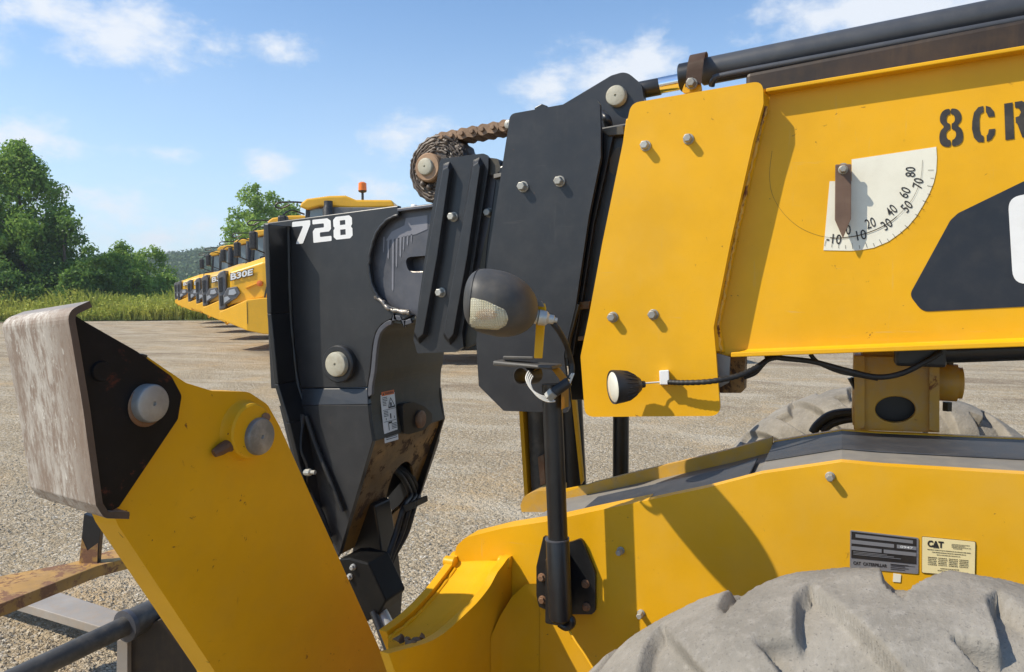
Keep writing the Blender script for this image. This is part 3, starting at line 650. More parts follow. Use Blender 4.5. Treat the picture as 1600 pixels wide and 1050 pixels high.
for i in (1, 4):
    for ch in kids(trucks[i]):
        if ch.name.startswith('hood'): ch.data = ch.data.copy(); ch.data.materials[0] = M['dtyel_pale'] if i == 1 else M['dtyel']
for i, (dx, dy, da) in enumerate(((0, 0, 0), (.03, -.1, .4), (-.03, .1, -.5), (.03, .1, .5), (.02, -.1, -.3), (-.06, .1, .4))):
    trucks[i].location += Vector((dx, dy, 0)); trucks[i].rotation_euler.z += R_(da)
bm = bmesh.new(); add_lathe(bm, Vector((3.32, .6, 3.87)), Vector((0, 0, 1)), [(0, .03), (.2, .03), (.22, .09), (.25, .10)], 16); bc = obj('beacon', bm, M['dtblack'], trucks[0], smooth=40)
bm = bmesh.new(); add_lathe(bm, Vector((3.32, .6, 4.125)), Vector((0, 0, 1)), [(0, .10), (.17, .095), (.2, .05), (.2, .0)], 16, False); bl = obj('beacon_lens', bm, M['amber'], bc, smooth=40)
for o in (bc,): o.matrix_parent_inverse = Matrix.Identity(4)
bl.matrix_parent_inverse = Matrix.Identity(4)
bm = bmesh.new(); add_lathe(bm, Vector((4.45, .6, 3.0)), Vector((.12, 0, 1)), [(0, .1), (.72, .1), (.80, .07), (.82, 0)], 14, False); ex = obj('intake_pipe', bm, M['white'], trucks[0], smooth=40); ex.matrix_parent_inverse = Matrix.Identity(4)
# ------------------------------------------------------------------ telehandler
T = empty('telehandler', (-.2, 2.15, 0), 'yellow telescopic handler with black boom sections, seen close from its side', 'telehandler')
def wlen(px, py, ax, c, n): return (P(px, py, ax, c)-CAM).dot(FWD)/F_PX*n        # n photo pixels there, in metres
def bolt(px, py, y, rpx, parent, mat='bolt', h=.020, name='bolt'):
    r = wlen(px, py, 'y', y, rpx); c = P(px, py, 'y', y); bm = bmesh.new()
    add_lathe(bm, c+Vector((0, .003, 0)), Vector((0, -1, 0)), [(0, r*1.12), (.006, r*1.12), (.007, r)], 20)
    add_lathe(bm, c+Vector((0, -.003, 0)), Vector((0, -1, 0)), [(0, r*.92), (h-.003, r*.92), (h, r*.78)], 6)
    return obj(name, bm, M[mat], parent, bevel=.0012, smooth=30)
def pin(px, py, ax, c, rpx, out, mat, parent, name='pin', back=.02, edge=.006, n=40):
    r = wlen(px, py, ax, c, rpx); o = P(px, py, ax, c); d = {'y': Vector((0, -1, 0)), 'x': Vector((1, 0, 0))}[ax]; bm = bmesh.new()
    add_lathe(bm, o-d*back, d, [(0, r), (back+out-edge, r), (back+out-edge*.3, r-edge*.35), (back+out, r-edge), (back+out, r*.12), (back+out-.004, r*.08)], n)
    return obj(name, bm, M[mat], parent, smooth=35)
# ---- outer boom
YB = 1.95
a, b = P(1200, 146, 'y', YB), P(1600, 81, 'y', YB); c_, d_ = P(1140, 556, 'y', YB), P(1600, 539, 'y', YB)
e1 = (b-a).normalized(); far_t = a+e1*3.2; eb = (d_-c_).normalized(); far_b = c_+eb*3.2
fl = P(978, 185, 'y', YB); flb = P(925, 562, 'y', YB)
bm = bmesh.new(); fill_extrude(bm, [[fl, a, far_t, far_b, c_, flb]], Vector((0, .42, 0)))
OB = obj('outer_boom', bm, M['yellow'], T, bevel=.004)
def beam_strip(name, p, q, z0, z1, y0, y1, mat, parent, bevel=.002):
    """bar along p-q (on a y plane), from z0 to z1 relative, y0..y1"""
    bm = bmesh.new(); U = Vector((0, 0, 1))
    add_hexa(bm, [Vector((p.x, y0, p.z+z0)), Vector((q.x, y0, q.z+z0)), Vector((q.x, y1, q.z+z0)), Vector((p.x, y1, p.z+z0)), Vector((p.x, y0, p.z+z1)), Vector((q.x, y0, q.z+z1)), Vector((q.x, y1, q.z+z1)), Vector((p.x, y1, p.z+z1))])
    return obj(name, bm, M[mat], parent, bevel=bevel)
beam_strip('top_flange', P(1199, 149, 'y', YB), far_t+Vector((0, 0, -.002)), 0, .009, YB-.034, YB+.44, 'yellow', OB)
beam_strip('bottom_flange', P(1142, 557, 'y', YB-.03), far_b+(P(1142, 557, 'y', YB-.03)-c_)+Vector((0, .03, 0)), -.002, .010, YB-.03, YB+.44, 'yellow', OB)
bm = bmesh.new(); add_hexa(bm, [P(1150, 553, 'y', YB-.028)+Vector((0, 0, 0)), far_b+Vector((0, -.028, 0)), far_b+Vector((0, 0, 0)), P(1150, 553, 'y', YB), P(1158, 548, 'y', YB-.004), far_b+Vector((0, -.004, .02)), far_b+Vector((0, 0, .02)), P(1158, 546, 'y', YB)])
obj('bottom_fillet', bm, M['yellow'], OB)
# brown-black cradle under the extension cylinder
p0, p1 = P(1165, 140, 'y', 2.03), P(1600, 64, 'y', 2.03); p1 = p0+(p1-p0)*1.8
bm = bmesh.new(); add_hexa(bm, [p0+Vector((0, 0, -.09)), p1+Vector((0, 0, -.09)), p1+Vector((0, .26, -.09)), p0+Vector((0, .26, -.09)), p0+Vector((0, 0, .042)), p1+Vector((0, 0, .056)), p1+Vector((0, .26, .056)), p0+Vector((0, .26, .042))]); obj('cylinder_cradle', bm, M['brown'], OB, bevel=.01)
# end plate
YP = 1.895
EP = plate('end_plate', round_poly([(986, 161), (1192, 126), (1193, 162), (1177, 220), (1141, 380), (1115, 511), (1118.5, 551), (1126, 650), (914, 651.5), (907, 557), (920, 494), (941, 380)], [20, 14, 0, 0, 0, 10, 0, 16, 16, 14, 0, 0]), 'y', YP, .014, M['yellow'], OB)
for px, py in ((1009, 228), (1076, 217.5), (958, 495.5), (1021, 491.5)): bolt(px, py, YP, 7.6, EP if False else OB)
# return strip with its weld down the right edge
rt = [(1192, 138, 9), (1191, 165, 11), (1177, 220, 11), (1158, 300, 11), (1141, 380, 10), (1127, 450, 10), (1116, 508, 10), (1119, 548, 14)]
bm = bmesh.new(); A_ = [P(x-2, y, 'y', YP+.014) for x, y, w in rt]; B_ = [P(x+w, y+2, 'y', YB-.001) for x, y, w in rt]
for i in range(len(rt)-1):
    v = [bm.verts.new(p) for p in (A_[i], B_[i], B_[i+1], A_[i+1])]; bm.faces.new(v)
    v = [bm.verts.new(p+Vector((-.01, .002, 0))) for p in (A_[i], B_[i], B_[i+1], A_[i+1])]; bm.faces.new(v)
obj('plate_return', bm, M['yellow'], OB)
bm = bmesh.new(); wl = smooth_px([P(x+w*.55, y+2, 'y', YP+.036) for x, y, w in rt[1:]], 14); add_tube(bm, [p+Vector((rng.gauss(0, .0012), 0, rng.gauss(0, .0012))) for p in wl], [.0045*rng.uniform(.6, 1.4) for _ in wl], 7); obj('weld_bead', bm, M['weldyel'], OB, smooth=60)
# block seen below the flange behind the plate
bm = bmesh.new(); plate('', round_poly([(1122, 556), (1164, 556), (1163, 608), (1158, 614), (1124, 614)], 3), 'y', 1.99, .05, None, None, bm=bm, done=False); obj('wear_block', bm, M['grease'], OB, bevel=.003)
plate('side_lug', [(1119, 552), (1141, 558), (1139, 598), (1124, 606)], 'y', 1.925, .012, M['deckgrey'], OB)
# markings: angle scale
GY = YB-.0015
def from3(x, y): return (1180+x*.3523, 130+y*.3523)
sc_pts = [(428, 338), (803, 282), (806, 330), (803, 390), (792, 440), (772, 490), (745, 540), (715, 590), (680, 632), (640, 667), (590, 703), (525, 730), (460, 741), (420, 743), (303, 741), (330, 435), (428, 433)]
plate('angle_scale', [from3(*p) for p in sc_pts], 'y', GY, .001, M['cream'], OB, bevel=0)
def rot_text(s, cx, cy, h, ang, y, mat, parent, name, off=.0, asp=None):
    """lettering centred on a photo pixel, h pixels tall, turned by ang degrees"""
    uv, fc = text_verts(s, off); w = h*.62*len(s)*1.0 if asp is None else h*asp; ca, sa = math.cos(R_(ang)), math.sin(R_(ang)); bm = bmesh.new()
    def mp(u, v):
        x = (u-.5)*w; t = (v-.5)*h; return P(cx+x*ca-t*sa, cy-(x*sa+t*ca), 'y', y)
    sheet_bm(bm, uv, fc, mp); return obj(name, bm, M[mat], parent)
for s, x, y, ang in (('80', 688, 393, 88), ('70', 722, 443, 76), ('60', 663, 484, 66), ('50', 672, 546, 50), ('40', 604, 564, 44), ('30', 583, 625, 36), ('20', 511, 620, 20), ('10', 471, 673, 11), ('0', 413, 650, 2), ('-10', 349, 690, -6)):
    px, py = from3(x, y); rot_text(s, px, py, 15.5, ang, GY-.0012, 'ink', OB, 'scale_number', .004, asp=1.0 if len(s) == 2 else (.5 if len(s) == 1 else 1.5))
bm = bmesh.new()
C3 = (390, 392)
for k in range(0, 21):
    g = R_(-14+k*5.25); ro = 412 if k > 8 else 400-(8-k)*5; ro = [352, 352, 352, 354, 358, 362, 366, 372, 378, 384, 390, 395, 400, 404, 408, 411, 413, 415, 416, 416, 414][k]; L = 26 if k % 2 == 0 else 16
    for q in range(1):
        x0, y0 = C3[0]+(ro-L-12)*math.sin(g), C3[1]+(ro-L-12)*math.cos(g); x1, y1 = C3[0]+(ro-12)*math.sin(g), C3[1]+(ro-12)*math.cos(g); nx, ny = math.cos(g)*.9, -math.sin(g)*.9
        vv = [bm.verts.new(P(*from3(x, y), 'y', GY-.0012)) for x, y in ((x0-nx, y0-ny), (x1-nx, y1-ny), (x1+nx, y1+ny), (x0+nx, y0+ny))]; bm.faces.new(vv)
obj('scale_ticks', bm, M['ink'], OB)
bm = bmesh.new(); ar = smooth_px([(75, 300), (64, 400), (75, 490), (120, 570), (190, 635), (270, 672), (345, 686), (400, 684), (470, 672), (545, 645), (605, 610), (660, 560), (705, 500), (735, 420), (742, 340)], 5)
for i in range(len(ar)-1):
    w0 = .6 if ar[i].x < 330 else (2.0 if ar[i].x < 620 else .8); t = (ar[i+1]-ar[i]).normalized(); n = Vector((-t.y, t.x))*w0
    vv = [bm.verts.new(P(*from3(*p), 'y', GY-.0018 if ar[i].x > 300 else YB-.0006)) for p in (ar[i]-n, ar[i+1]-n, ar[i+1]+n, ar[i]+n)]; bm.faces.new(vv)
obj('pointer_scratch', bm, M['brown'], OB)
pt = plate('angle_pointer', [from3(*p) for p in ((355, 360), (427, 358), (425, 600), (389, 688), (353, 605))], 'y', YB-.030, .006, M['strap'], OB)
bolt(*from3(390, 384), YB-.03, 6.5, OB, 'bolt', .016)
bm = bmesh.new(); add_lathe(bm, P(*from3(390, 384), 'y', YB), Vector((0, -1, 0)), [(0, .012), (.028, .012)], 16); obj('pointer_stud', bm, M['bolt'], OB, smooth=30)
# stencilled lettering
def stencil(loops_list, quad, y, mat, parent, name):
    bm = bmesh.new(); Q = [P(*p, 'y', y) for p in quad]
    for lps in loops_list: polys_uv(bm, [smooth_l for smooth_l in lps], lambda u, v: bilin(Q, u, v))
    return obj(name, bm, M[mat], parent)
S8L = [[(.47, 1), (.28, 1), (.12, .93), (.04, .80), (.06, .66), (.20, .54), (.06, .44), (0, .28), (.04, .10), (.22, 0), (.46, 0), (.46, .15), (.38, .18), (.30, .26), (.30, .36), (.38, .43), (.46, .46), (.46, .60), (.38, .63), (.32, .70), (.34, .80), (.40, .85), (.47, .86)]]
S8R = [[(1-u, v) for u, v in S8L[0]]]
def cur(lp_): return [tuple(p) for p in smooth_px(lp_, 3, True)]
stencil([[cur(S8L[0])], [cur(S8R[0])]], [(1467, 172), (1503, 169), (1505.5, 226), (1468, 230)], GY, 'stencil', OB, 'stencil_letter')
SC1 = [(.52, 1), (.30, .98), (.10, .84), (.02, .6), (.0, .4), (.08, .15), (.25, .02), (.50, 0), (.50, .16), (.38, .22), (.33, .36), (.33, .64), (.38, .78), (.52, .83)]
SC2 = [(.62, 1), (.82, .95), (.97, .82), (.99, .68), (.72, .68), (.66, .78), (.62, .82)]; SC3 = [(.62, 0), (.82, .05), (.96, .18), (1.0, .34), (.73, .34), (.68, .22), (.62, .17)]
stencil([[SC1], [SC2], [SC3]], [(1518, 167), (1554, 164), (1556, 220), (1519, 224)], GY, 'stencil', OB, 'stencil_letter')
stencil([[[(0, 0), (.36, 0), (.36, 1), (0, 1)]], [[(.45, 1), (.75, 1), (.95, .9), (1, .75), (.95, .6), (.8, .52), (1.05, 0), (.68, 0), (.5, .42), (.45, .42), (.45, .58), (.6, .6), (.68, .7), (.6, .82), (.45, .84)]]], [(1569, 162), (1606, 156), (1610, 213), (1571, 219)], GY, 'stencil', OB, 'stencil_letter')
plate('side_decal', round_poly([(1600, 283), (1780, 235), (2050, 235), (2050, 470), (1600, 479), (1441, 487), (1421, 461), (1485, 344), (1497, 333)], [30, 40, 0, 0, 0, 22, 14, 22, 20]), 'y', GY, .001, M['decalblack'], OB, bevel=0)
plate('decal_letter', round_poly([(1575, 309), (1720, 280), (1720, 440), (1583, 444)], [22, 20, 20, 22]), 'y', GY-.0012, .001, M['white'], OB, bevel=0)
# ---- extension cylinder on top
YC = 2.12
EC0, EC1 = P(1096, 113, 'y', YC), P(1600, 14, 'y', YC); ed = (EC1-EC0).normalized(); rc = wlen(1300, 70, 'y', YC, 22)
bm = bmesh.new(); add_lathe(bm, EC0, ed, [(0, rc*.9), (.004, rc*1.0), (.02, rc), (2.4, rc)], 40); EX = obj('extension_cylinder', bm, M['cylgrey'], T, smooth=40)
bm = bmesh.new(); add_lathe(bm, P(1062, 122, 'y', YC), ed, [(0, rc*.95), (.003, rc*1.05), (.04, rc*1.05), (.043, rc*.98)], 40); obj('gland', bm, M['black'], EX, smooth=40)
bm = bmesh.new(); add_lathe(bm, P(1030, 134, 'y', YC), ed, [(0, rc*.62), (.09, rc*.62)], 32); obj('rod', bm, M['chrome'], EX, smooth=40)
bm = bmesh.new(); add_lathe(bm, P(1000, 141, 'y', YC), ed, [(0, rc*.66), (.057, rc*.66), (.06, rc*.6)], 32); obj('rod_eye', bm, M['black_grey'], EX, smooth=40)
bm = bmesh.new(); tb = smooth_px([P(1112, 134, 'y', 2.06), P(1116, 124, 'y', 2.05), P(1135, 117, 'y', 2.05), P(1300, 86, 'y', 2.05), P(1600, 30, 'y', 2.05), P(2000, -42, 'y', 2.05)], 6); add_tube(bm, tb, .0085, 10); obj('hydraulic_pipe', bm, M['cylgrey'], EX, smooth=60)
# strap over the cylinder end
bm = bmesh.new(); sp = [P(1083, 134, 'y', 2.0), P(1086, 104, 'y', 2.0), P(1088, 92, 'y', 2.01), P(1090, 84.5, 'y', 2.05), P(1093, 84, 'y', 2.14), P(1095, 92, 'y', 2.22), P(1095, 130, 'y', 2.24)]
w = wlen(1085, 110, 'y', 2.0, 12.5); sp2 = smooth_px(sp, 6); L_ = [bm.verts.new(p-ed*w) for p in sp2]; R2 = [bm.verts.new(p+ed*w) for p in sp2]
for i in range(len(sp2)-1): bm.faces.new((L_[i], R2[i], R2[i+1], L_[i+1]))
bmesh.ops.solidify(bm, geom=bm.faces[:], thickness=.007); obj('strap', bm, M['strap'], EX, bevel=.001)
bolt(1081, 131, 1.995, 8, EX, 'bolt')
plate('strap_tab', round_poly([(1064, 146), (1070, 130), (1094, 126), (1097, 142)], 5), 'y', 2.008, .01, M['yellow'], EX)
# ---- middle boom
YM = 1.985
bm = bmesh.new(); fill_extrude(bm, [wp([(776, 262), (905, 205), (1010, 186), (1300, 130), (1300, 500), (1000, 520), (905, 532), (745, 548), (760, 380)], 'y', YM)], Vector((0, .34, 0))); MB = obj('middle_boom', bm, M['black'], T, bevel=.005)
YMP = 1.925
plate('end_plate', round_poly([(797, 178), (931, 154), (937, 163), (938.5, 203), (938.5, 246), (920, 337), (899, 480), (881, 555), (889, 636), (885, 645), (787, 642), (748, 603), (744, 532), (766, 380), (794, 200)], [12, 7, 0, 0, 12, 0, 0, 10, 6, 4, 6, 5, 10, 0, 0]), 'y', YMP, .016, M['black_grey'], MB, bevel=.003)
bolt(818, 292, YMP, 7.8, MB); bolt(875, 283.5, YMP, 7.8, MB)
# outer guide rail behind the plate and greasy bits near the lower edge
plate('guide_rail', [(944, 205), (958, 210), (948, 260), (928, 350), (908, 480), (895, 556), (884, 556), (903, 480), (924, 345), (943, 255)], 'y', YM-.02, .02, M['black'], MB)
plate('guide_rail', [(940, 205), (948, 200), (974, 196), (976, 210), (950, 212)], 'y', YM-.03, .03, M['olive'], MB)
plate('wear_pad', [(905, 472), (922, 470), (920, 482), (904, 484)], 'y', YM-.03, .03, M['grease'], MB)
plate('wear_pad', [(903, 526), (915, 524), (913, 532), (902, 533)], 'y', YM-.03, .03, M['grease'], MB)
plate('lower_pad', [(868, 530), (896, 474), (905, 476), (890, 530), (886, 560), (874, 560)], 'y', YMP+.005, .02, M['olive'], MB)
plate('lower_web', [(886, 528), (940, 522), (940, 625), (893, 625), (886, 560)], 'y', 2.05, .2, M['black'], MB)
bm = bmesh.new(); pp = P(966, 262, 'y', YM-.004)
plate('grease_smear', round_poly([(962, 232), (970, 228), (969, 250), (961, 275), (952, 268), (953, 248)], 5), 'y', YM-.003, .002, M['olive'], MB)
# lug for the rod end
LY = 2.06
plate('cylinder_lug', round_poly([(880, 163), (955, 118), (978, 111), (1002, 131), (1006, 154), (1002, 205), (890, 215)], [0, 14, 22, 18, 6, 0, 0]), 'y', LY, .03, M['black_grey'], MB, bevel=.003)
plate('cylinder_lug', round_poly([(880, 163), (955, 118), (978, 111), (1002, 131), (1006, 154), (1002, 205), (890, 215)], [0, 14, 22, 18, 6, 0, 0]), 'y', LY+.15, .03, M['black_grey'], MB, bevel=.003)
pin(964.5, 151.5, 'y', LY, 16, .022, 'pinmat', MB, back=.2)
plate('top_plate', [(835, 176), (835, 168), (846, 162), (854, 165), (853, 172)], 'y', 2.1, .1, M['black_grey'], MB)
bm = bmesh.new(); add_tube(bm, smooth_px([P(940, 178, 'y', 2.02), P(948, 186, 'y', 2.0), P(952, 200, 'y', 2.02)], 5), .012, 10); obj('grease_hose', bm, M['black'], MB, smooth=60)
# ---- inner boom
YI = 2.0
bm = bmesh.new(); fill_extrude(bm, [wp([(700, 300), (747, 262), (800, 252), (1100, 200), (1100, 500), (900, 522), (700, 540)], 'y', YI)], Vector((0, .30, 0))); IB = obj('inner_boom', bm, M['bare'], T, bevel=.004)
YR = 1.972
plate('end_plate', round_poly([(688, 248), (757, 239.5), (763, 246), (763, 262), (742, 400), (722, 520), (724, 542), (712, 550), (652, 552), (646, 530), (668, 372)], [6, 8, 0, 0, 0, 0, 4, 4, 3, 0, 0]), 'y', YR, .016, M['black_grey'], IB)
for pts, in (([(692, 256), (703, 252), (709, 262), (691, 400), (669, 524), (656, 538), (647, 527), (671, 380)],), ([(739, 250), (750, 245), (757, 256), (738, 400), (716, 524), (704, 540), (693, 527), (714, 400)],)):
    # raised stiffener: bevelled bar standing 25 mm proud
    bm = bmesh.new(); cx = sum(p[0] for p in pts)/len(pts)
    q = list(pts); lo = wp(q, 'y', YR+.001); 
    fr = [(pts[0][0]+0, pts[0][1]+9), (pts[1][0]-3, pts[1][1]+8), (pts[2][0]-7, pts[2][1]+5), (pts[3][0]-8, pts[3][1]), (pts[4][0]-8, pts[4][1]-2), (pts[5][0]-3, pts[5][1]-9), (pts[6][0], pts[6][1]-8), (pts[7][0], pts[7][1])]
    hi = wp(fr, 'y', YR-.026); A1 = [bm.verts.new(p) for p in lo]; B1 = [bm.verts.new(p) for p in hi]
    for k in range(8): bm.faces.new((A1[k], A1[(k+1) % 8], B1[(k+1) % 8], B1[k]))
    bm.faces.new(B1); bm.faces.new(A1); obj('stiffener', bm, M['black_grey'], IB, bevel=.002)
for px, py in ((709, 339), (690, 457)): bolt(px, py, YR, 7, IB)
bolt(765, 332.5, YI, 7, IB)
plate('wear_pad', round_poly([(762, 246), (778, 248), (782, 262), (778, 276), (762, 272)], 4), 'y', YI-.015, .2, M['olive'], IB)
plate('wear_pad', [(780, 250), (790, 254), (789, 270), (781, 270)], 'y', YI+.01, .2, M['black'], IB)
plate('wear_pad', [(771, 272), (787, 269), (786, 275), (771, 279)], 'y', YI-.03, .03, M['deckgrey'], IB)
plate('side_strip', [(779, 282), (787, 280), (766, 400), (748, 535), (730, 545), (724, 545), (752, 400)], 'y', YI-.01, .01, M['olive'], IB)
# ---- chain and its sheave
SY = 2.02
bm = bmesh.new(); c0 = P(684, 263, 'y', SY); rs = wlen(688, 265, 'y', SY, 54)
prof = [(.0, rs*.42), (.0, rs*.8), (.006, rs*.96), (.012, rs), (.075, rs), (.08, rs*.9), (.08, rs*.5)]
n = 96; rings = []
for t, r in prof:
    rings.append([bm.verts.new(c0+Vector((math.cos(2*math.pi*k/n)*r*(1+.022*math.cos(19*2*math.pi*k/n)*(r > rs*.85)+rng.gauss(0, .006)), t+rng.gauss(0, .0008), math.sin(2*math.pi*k/n)*r*(1+.022*math.cos(19*2*math.pi*k/n)*(r > rs*.85)+rng.gauss(0, .006)))) ) for k in range(n)])
for a1, b1 in zip(rings, rings[1:]):
    for k in range(n): bm.faces.new((a1[k], a1[(k+1) % n], b1[(k+1) % n], b1[k]))
bm.faces.new(rings[0]); bm.faces.new(rings[-1]); 
for rr in (.5, .58, .66, .74, .82, .9):
    tp = [c0+Vector((math.cos(a)*rs*(rr+rng.gauss(0, .012)), -.002+rng.gauss(0, .002), math.sin(a)*rs*(rr+rng.gauss(0, .012)))) for a in [2*math.pi*k/60 for k in range(61)]]; add_tube(bm, tp, [.0034*rng.uniform(.5, 1.5) for _ in tp], 6)
SH = obj('chain_sheave', bm, M['sheave'], T, smooth=40)
bm = bmesh.new(); add_lathe(bm, P(667, 261, 'y', SY-.028), Vector((0, 1, 0)), [(0, .030), (.0, .040), (.005, .044), (.05, .046), (.1, .046)], 32); obj('hub', bm, M['chainrust'], SH, smooth=30)
pin(665.5, 260.5, 'y', SY-.028, 13.5, .010, 'pinmat', SH, back=.1)
rg = random.Random(5)
bm = bmesh.new()
for _ in range(110):
    c = c0+Vector((rg.uniform(-.01, .088), rg.uniform(-.002, .012), rg.uniform(.005, .085)))
    if .045 < (c-c0).length < rs*.98:
        q = bmesh.ops.create_icosphere(bm, subdivisions=2, radius=rg.uniform(.004, .009), matrix=Matrix.Translation(c))
        for v in q['verts']: v.co += Vector((rg.gauss(0, .0016), rg.gauss(0, .0012), rg.gauss(0, .0016)))
ts(obj('grease_lumps', bm, M['sheave'], SH, smooth=70), kind='stuff')
for px, py in ((661, 287), (671, 292)):
    bm = bmesh.new(); bmesh.ops.create_icosphere(bm, subdivisions=2, radius=.010, matrix=Matrix.Translation(P(px, py, 'y', SY-.008))); obj('bolt', bm, M['sheave'], SH, smooth=70)
bm = bmesh.new(); ck = [P(706, 211.5, 'y', SY), P(797, 194, 'y', SY)]; pitch = (ck[1]-ck[0])/5.6; pd = pitch.normalized(); pu = Vector((-pd.z, 0, pd.x))
if pu.z < 0: pu = -pu
lr = pitch.length*.50
def link(bm, a1, b1, y, r, th=.004):
    o = []; base = math.atan2(pd.z, pd.x)
    for k in range(9): t = base+math.pi/2+math.pi*k/8; o.append(Vector((a1.x+math.cos(t)*r, y, a1.z+math.sin(t)*r)))
    m1 = (a1+b1)/2; o.append(Vector((m1.x, y, m1.z))-pu*r*.74)
    for k in range(9): t = base-math.pi/2+math.pi*k/8; o.append(Vector((b1.x+math.cos(t)*r, y, b1.z+math.sin(t)*r)))
    o.append(Vector((m1.x, y, m1.z))+pu*r*.74)
    fill_extrude(bm, [o], Vector((0, th, 0)))
st = ck[0]
for i in range(-1, 6):
    a1 = st+pitch*i; b1 = st+pitch*(i+1)
    for q in range(7):
        y = SY+q*.011+(0 if i % 2 else .0052); link(bm, a1, b1, y, lr*(1.0 if q else 1.02), .0048)
    add_lathe(bm, Vector((a1.x, SY-.008, a1.z)), Vector((0, 1, 0)), [(0, lr*.34), (.002, lr*.42), (.09, lr*.42)], 12)
obj('lift_chain', bm, M['chainrust'], SH, bevel=.0006)
pin(796, 195, 'y', SY-.006, 7.5, .012, 'bolt', SH, back=.08)
# ---- boom head
YH = 2.03
BH = empty('boom_head', P(520, 600, 'y', YH)); BH.parent = T; BH.matrix_parent_inverse = T.matrix_world.inverted(); bpy.context.view_layer.update()
bpy.data.objects.remove(BH)
bm = bmesh.new()
edge_r = [(622, 321), (623, 336), (604, 345), (590, 362), (581, 385), (577, 412), (580, 440), (591, 463), (610, 480), (636, 487), (645, 492), (630, 500), (610, 499), (597, 506), (587, 519), (582, 540), (578, 580), (574, 605)]
head_out = [(411, 349)]+edge_r+[(444, 607), (423, 607)]
fill_extrude(bm, [wp(head_out, 'y', YH)], Vector((0, .02, 0)))
BH = obj('boom_head', bm, M['black_grey'], T, bevel=.003)
# recessed round boss and tongue of the inner tube, behind the side plate
plate('inner_tube_end', round_poly([(560, 345), (618, 326), (745, 308), (745, 520), (640, 498), (575, 470)], [30, 0, 0, 0, 20, 40]), 'y', YH+.022, .3, M['bare'], BH, holes=[[tuple(p) for p in round_poly([(632, 402), (680, 398), (680, 428), (638, 425)], 12)]])
plate('slot_back', [(620, 390), (700, 390), (700, 440), (620, 440)], 'y', YH+.065, .01, M['bare'], BH)
bm = bmesh.new(); add_tube(bm, [p+Vector((rng.gauss(0, .001), -.001, rng.gauss(0, .001))) for p in smooth_px([P(x, y, 'y', YH) for x, y in edge_r[1:10]], 8)], .006, 8); obj('weld_bead', bm, M['black_grey'], BH, smooth=60)
bm = bmesh.new(); add_tube(bm, [p+Vector((rng.gauss(0, .0015), -.002, rng.gauss(0, .0015))) for p in smooth_px([P(x, y, 'y', YH) for x, y in ((588, 462), (606, 480), (622, 486), (640, 489))], 8)], [.007*rng.uniform(.7, 1.3) for _ in range(25)], 8); obj('weld_bead', bm, M['weld'], BH, smooth=60)
bm = bmesh.new(); add_tube(bm, smooth_px([P(x, y, 'y', YH+.03) for x, y in ((633, 414), (636, 423), (648, 426), (670, 425))], 6), .005, 8); obj('weld_bead', bm, M['weld'], BH, smooth=60)
beam_strip('top_cap', P(622, 329, 'y', YH), P(690, 320, 'y', YH), -.004, .006, YH-.006, YH+.36, 'bare', BH)
bm = bmesh.new()
for x, y0, y1, w in ((600, 370, 395, 1), (607, 372, 405, 1.6), (614, 372, 455, 1.6), (620, 371, 418, 1.4), (626, 370, 402, 1.6), (631, 369, 392, 1.3), (637, 368, 384, 1.3), (643, 366, 380, 1)):
    q = [(x-w, y0), (x+w, y0), (x+w*.8-.5, y1-3), (x, y1), (x-w*.8-.5, y1-3)]; fill_extrude(bm, [wp(q, 'y', YH+.0205)], None)
fill_extrude(bm, [wp([(603, 376), (612, 362), (632, 352), (634, 341), (668, 336), (668, 358), (650, 366), (626, 371)], 'y', YH+.0205)], None)
obj('grease_drips', bm, paint('dried_grease', (.20, .20, .225), .35, .2, .3, dustcol=(.26, .25, .26)), BH)
# front flange standing out from the side plate
XF0 = P(413, 350, 'y', 1.93); XF1 = P(417, 490, 'y', 1.93); XF2 = P(428, 600, 'y', 1.93); XF3 = P(446, 660, 'y', 1.93); XF4 = P(480, 800, 'y', 1.96)
bm = bmesh.new(); F_ = [XF0, XF1, XF2, XF3, XF4]
for a1, b1 in zip(F_, F_[1:]):
    add_hexa(bm, [a1, b1, b1+Vector((.018, 0, 0)), a1+Vector((.018, 0, 0)), a1+Vector((0, .55, 0)), b1+Vector((0, .55, 0)), b1+Vector((.018, .55, 0)), a1+Vector((.018, .55, 0))])
obj('front_flange', bm, M['black'], BH, bevel=.003)
bm = bmesh.new(); wv = smooth_px([Vector((p.x+.018, YH-.004, p.z)) for p in F_], 10); add_tube(bm, [p+Vector((0, 0, rng.gauss(0, .001))) for p in wv], [.008*rng.uniform(.8, 1.2) for _ in wv], 8); obj('weld_bead', bm, M['black'], BH, smooth=60)
# step inward and lower side plate
bm = bmesh.new(); U1 = wp([(440, 607), (574, 607)], 'y', YH); U2 = wp([(440, 634), (575, 632)], 'y', YH-.016)
add_hexa(bm, [U1[0], U1[1], U2[1], U2[0], U1[0]+Vector((0, .02, 0)), U1[1]+Vector((0, .02, 0)), U2[1]+Vector((0, .02, 0)), U2[0]+Vector((0, .02, 0))]); obj('step_plate', bm, M['black_grey'], BH, bevel=.002)
plate('lower_side_plate', [(436, 634), (575, 633), (577, 655), (582, 690), (530, 866), (505, 900), (490, 850), (462, 740)], 'y', YH-.016, .02, M['black_grey'], BH)
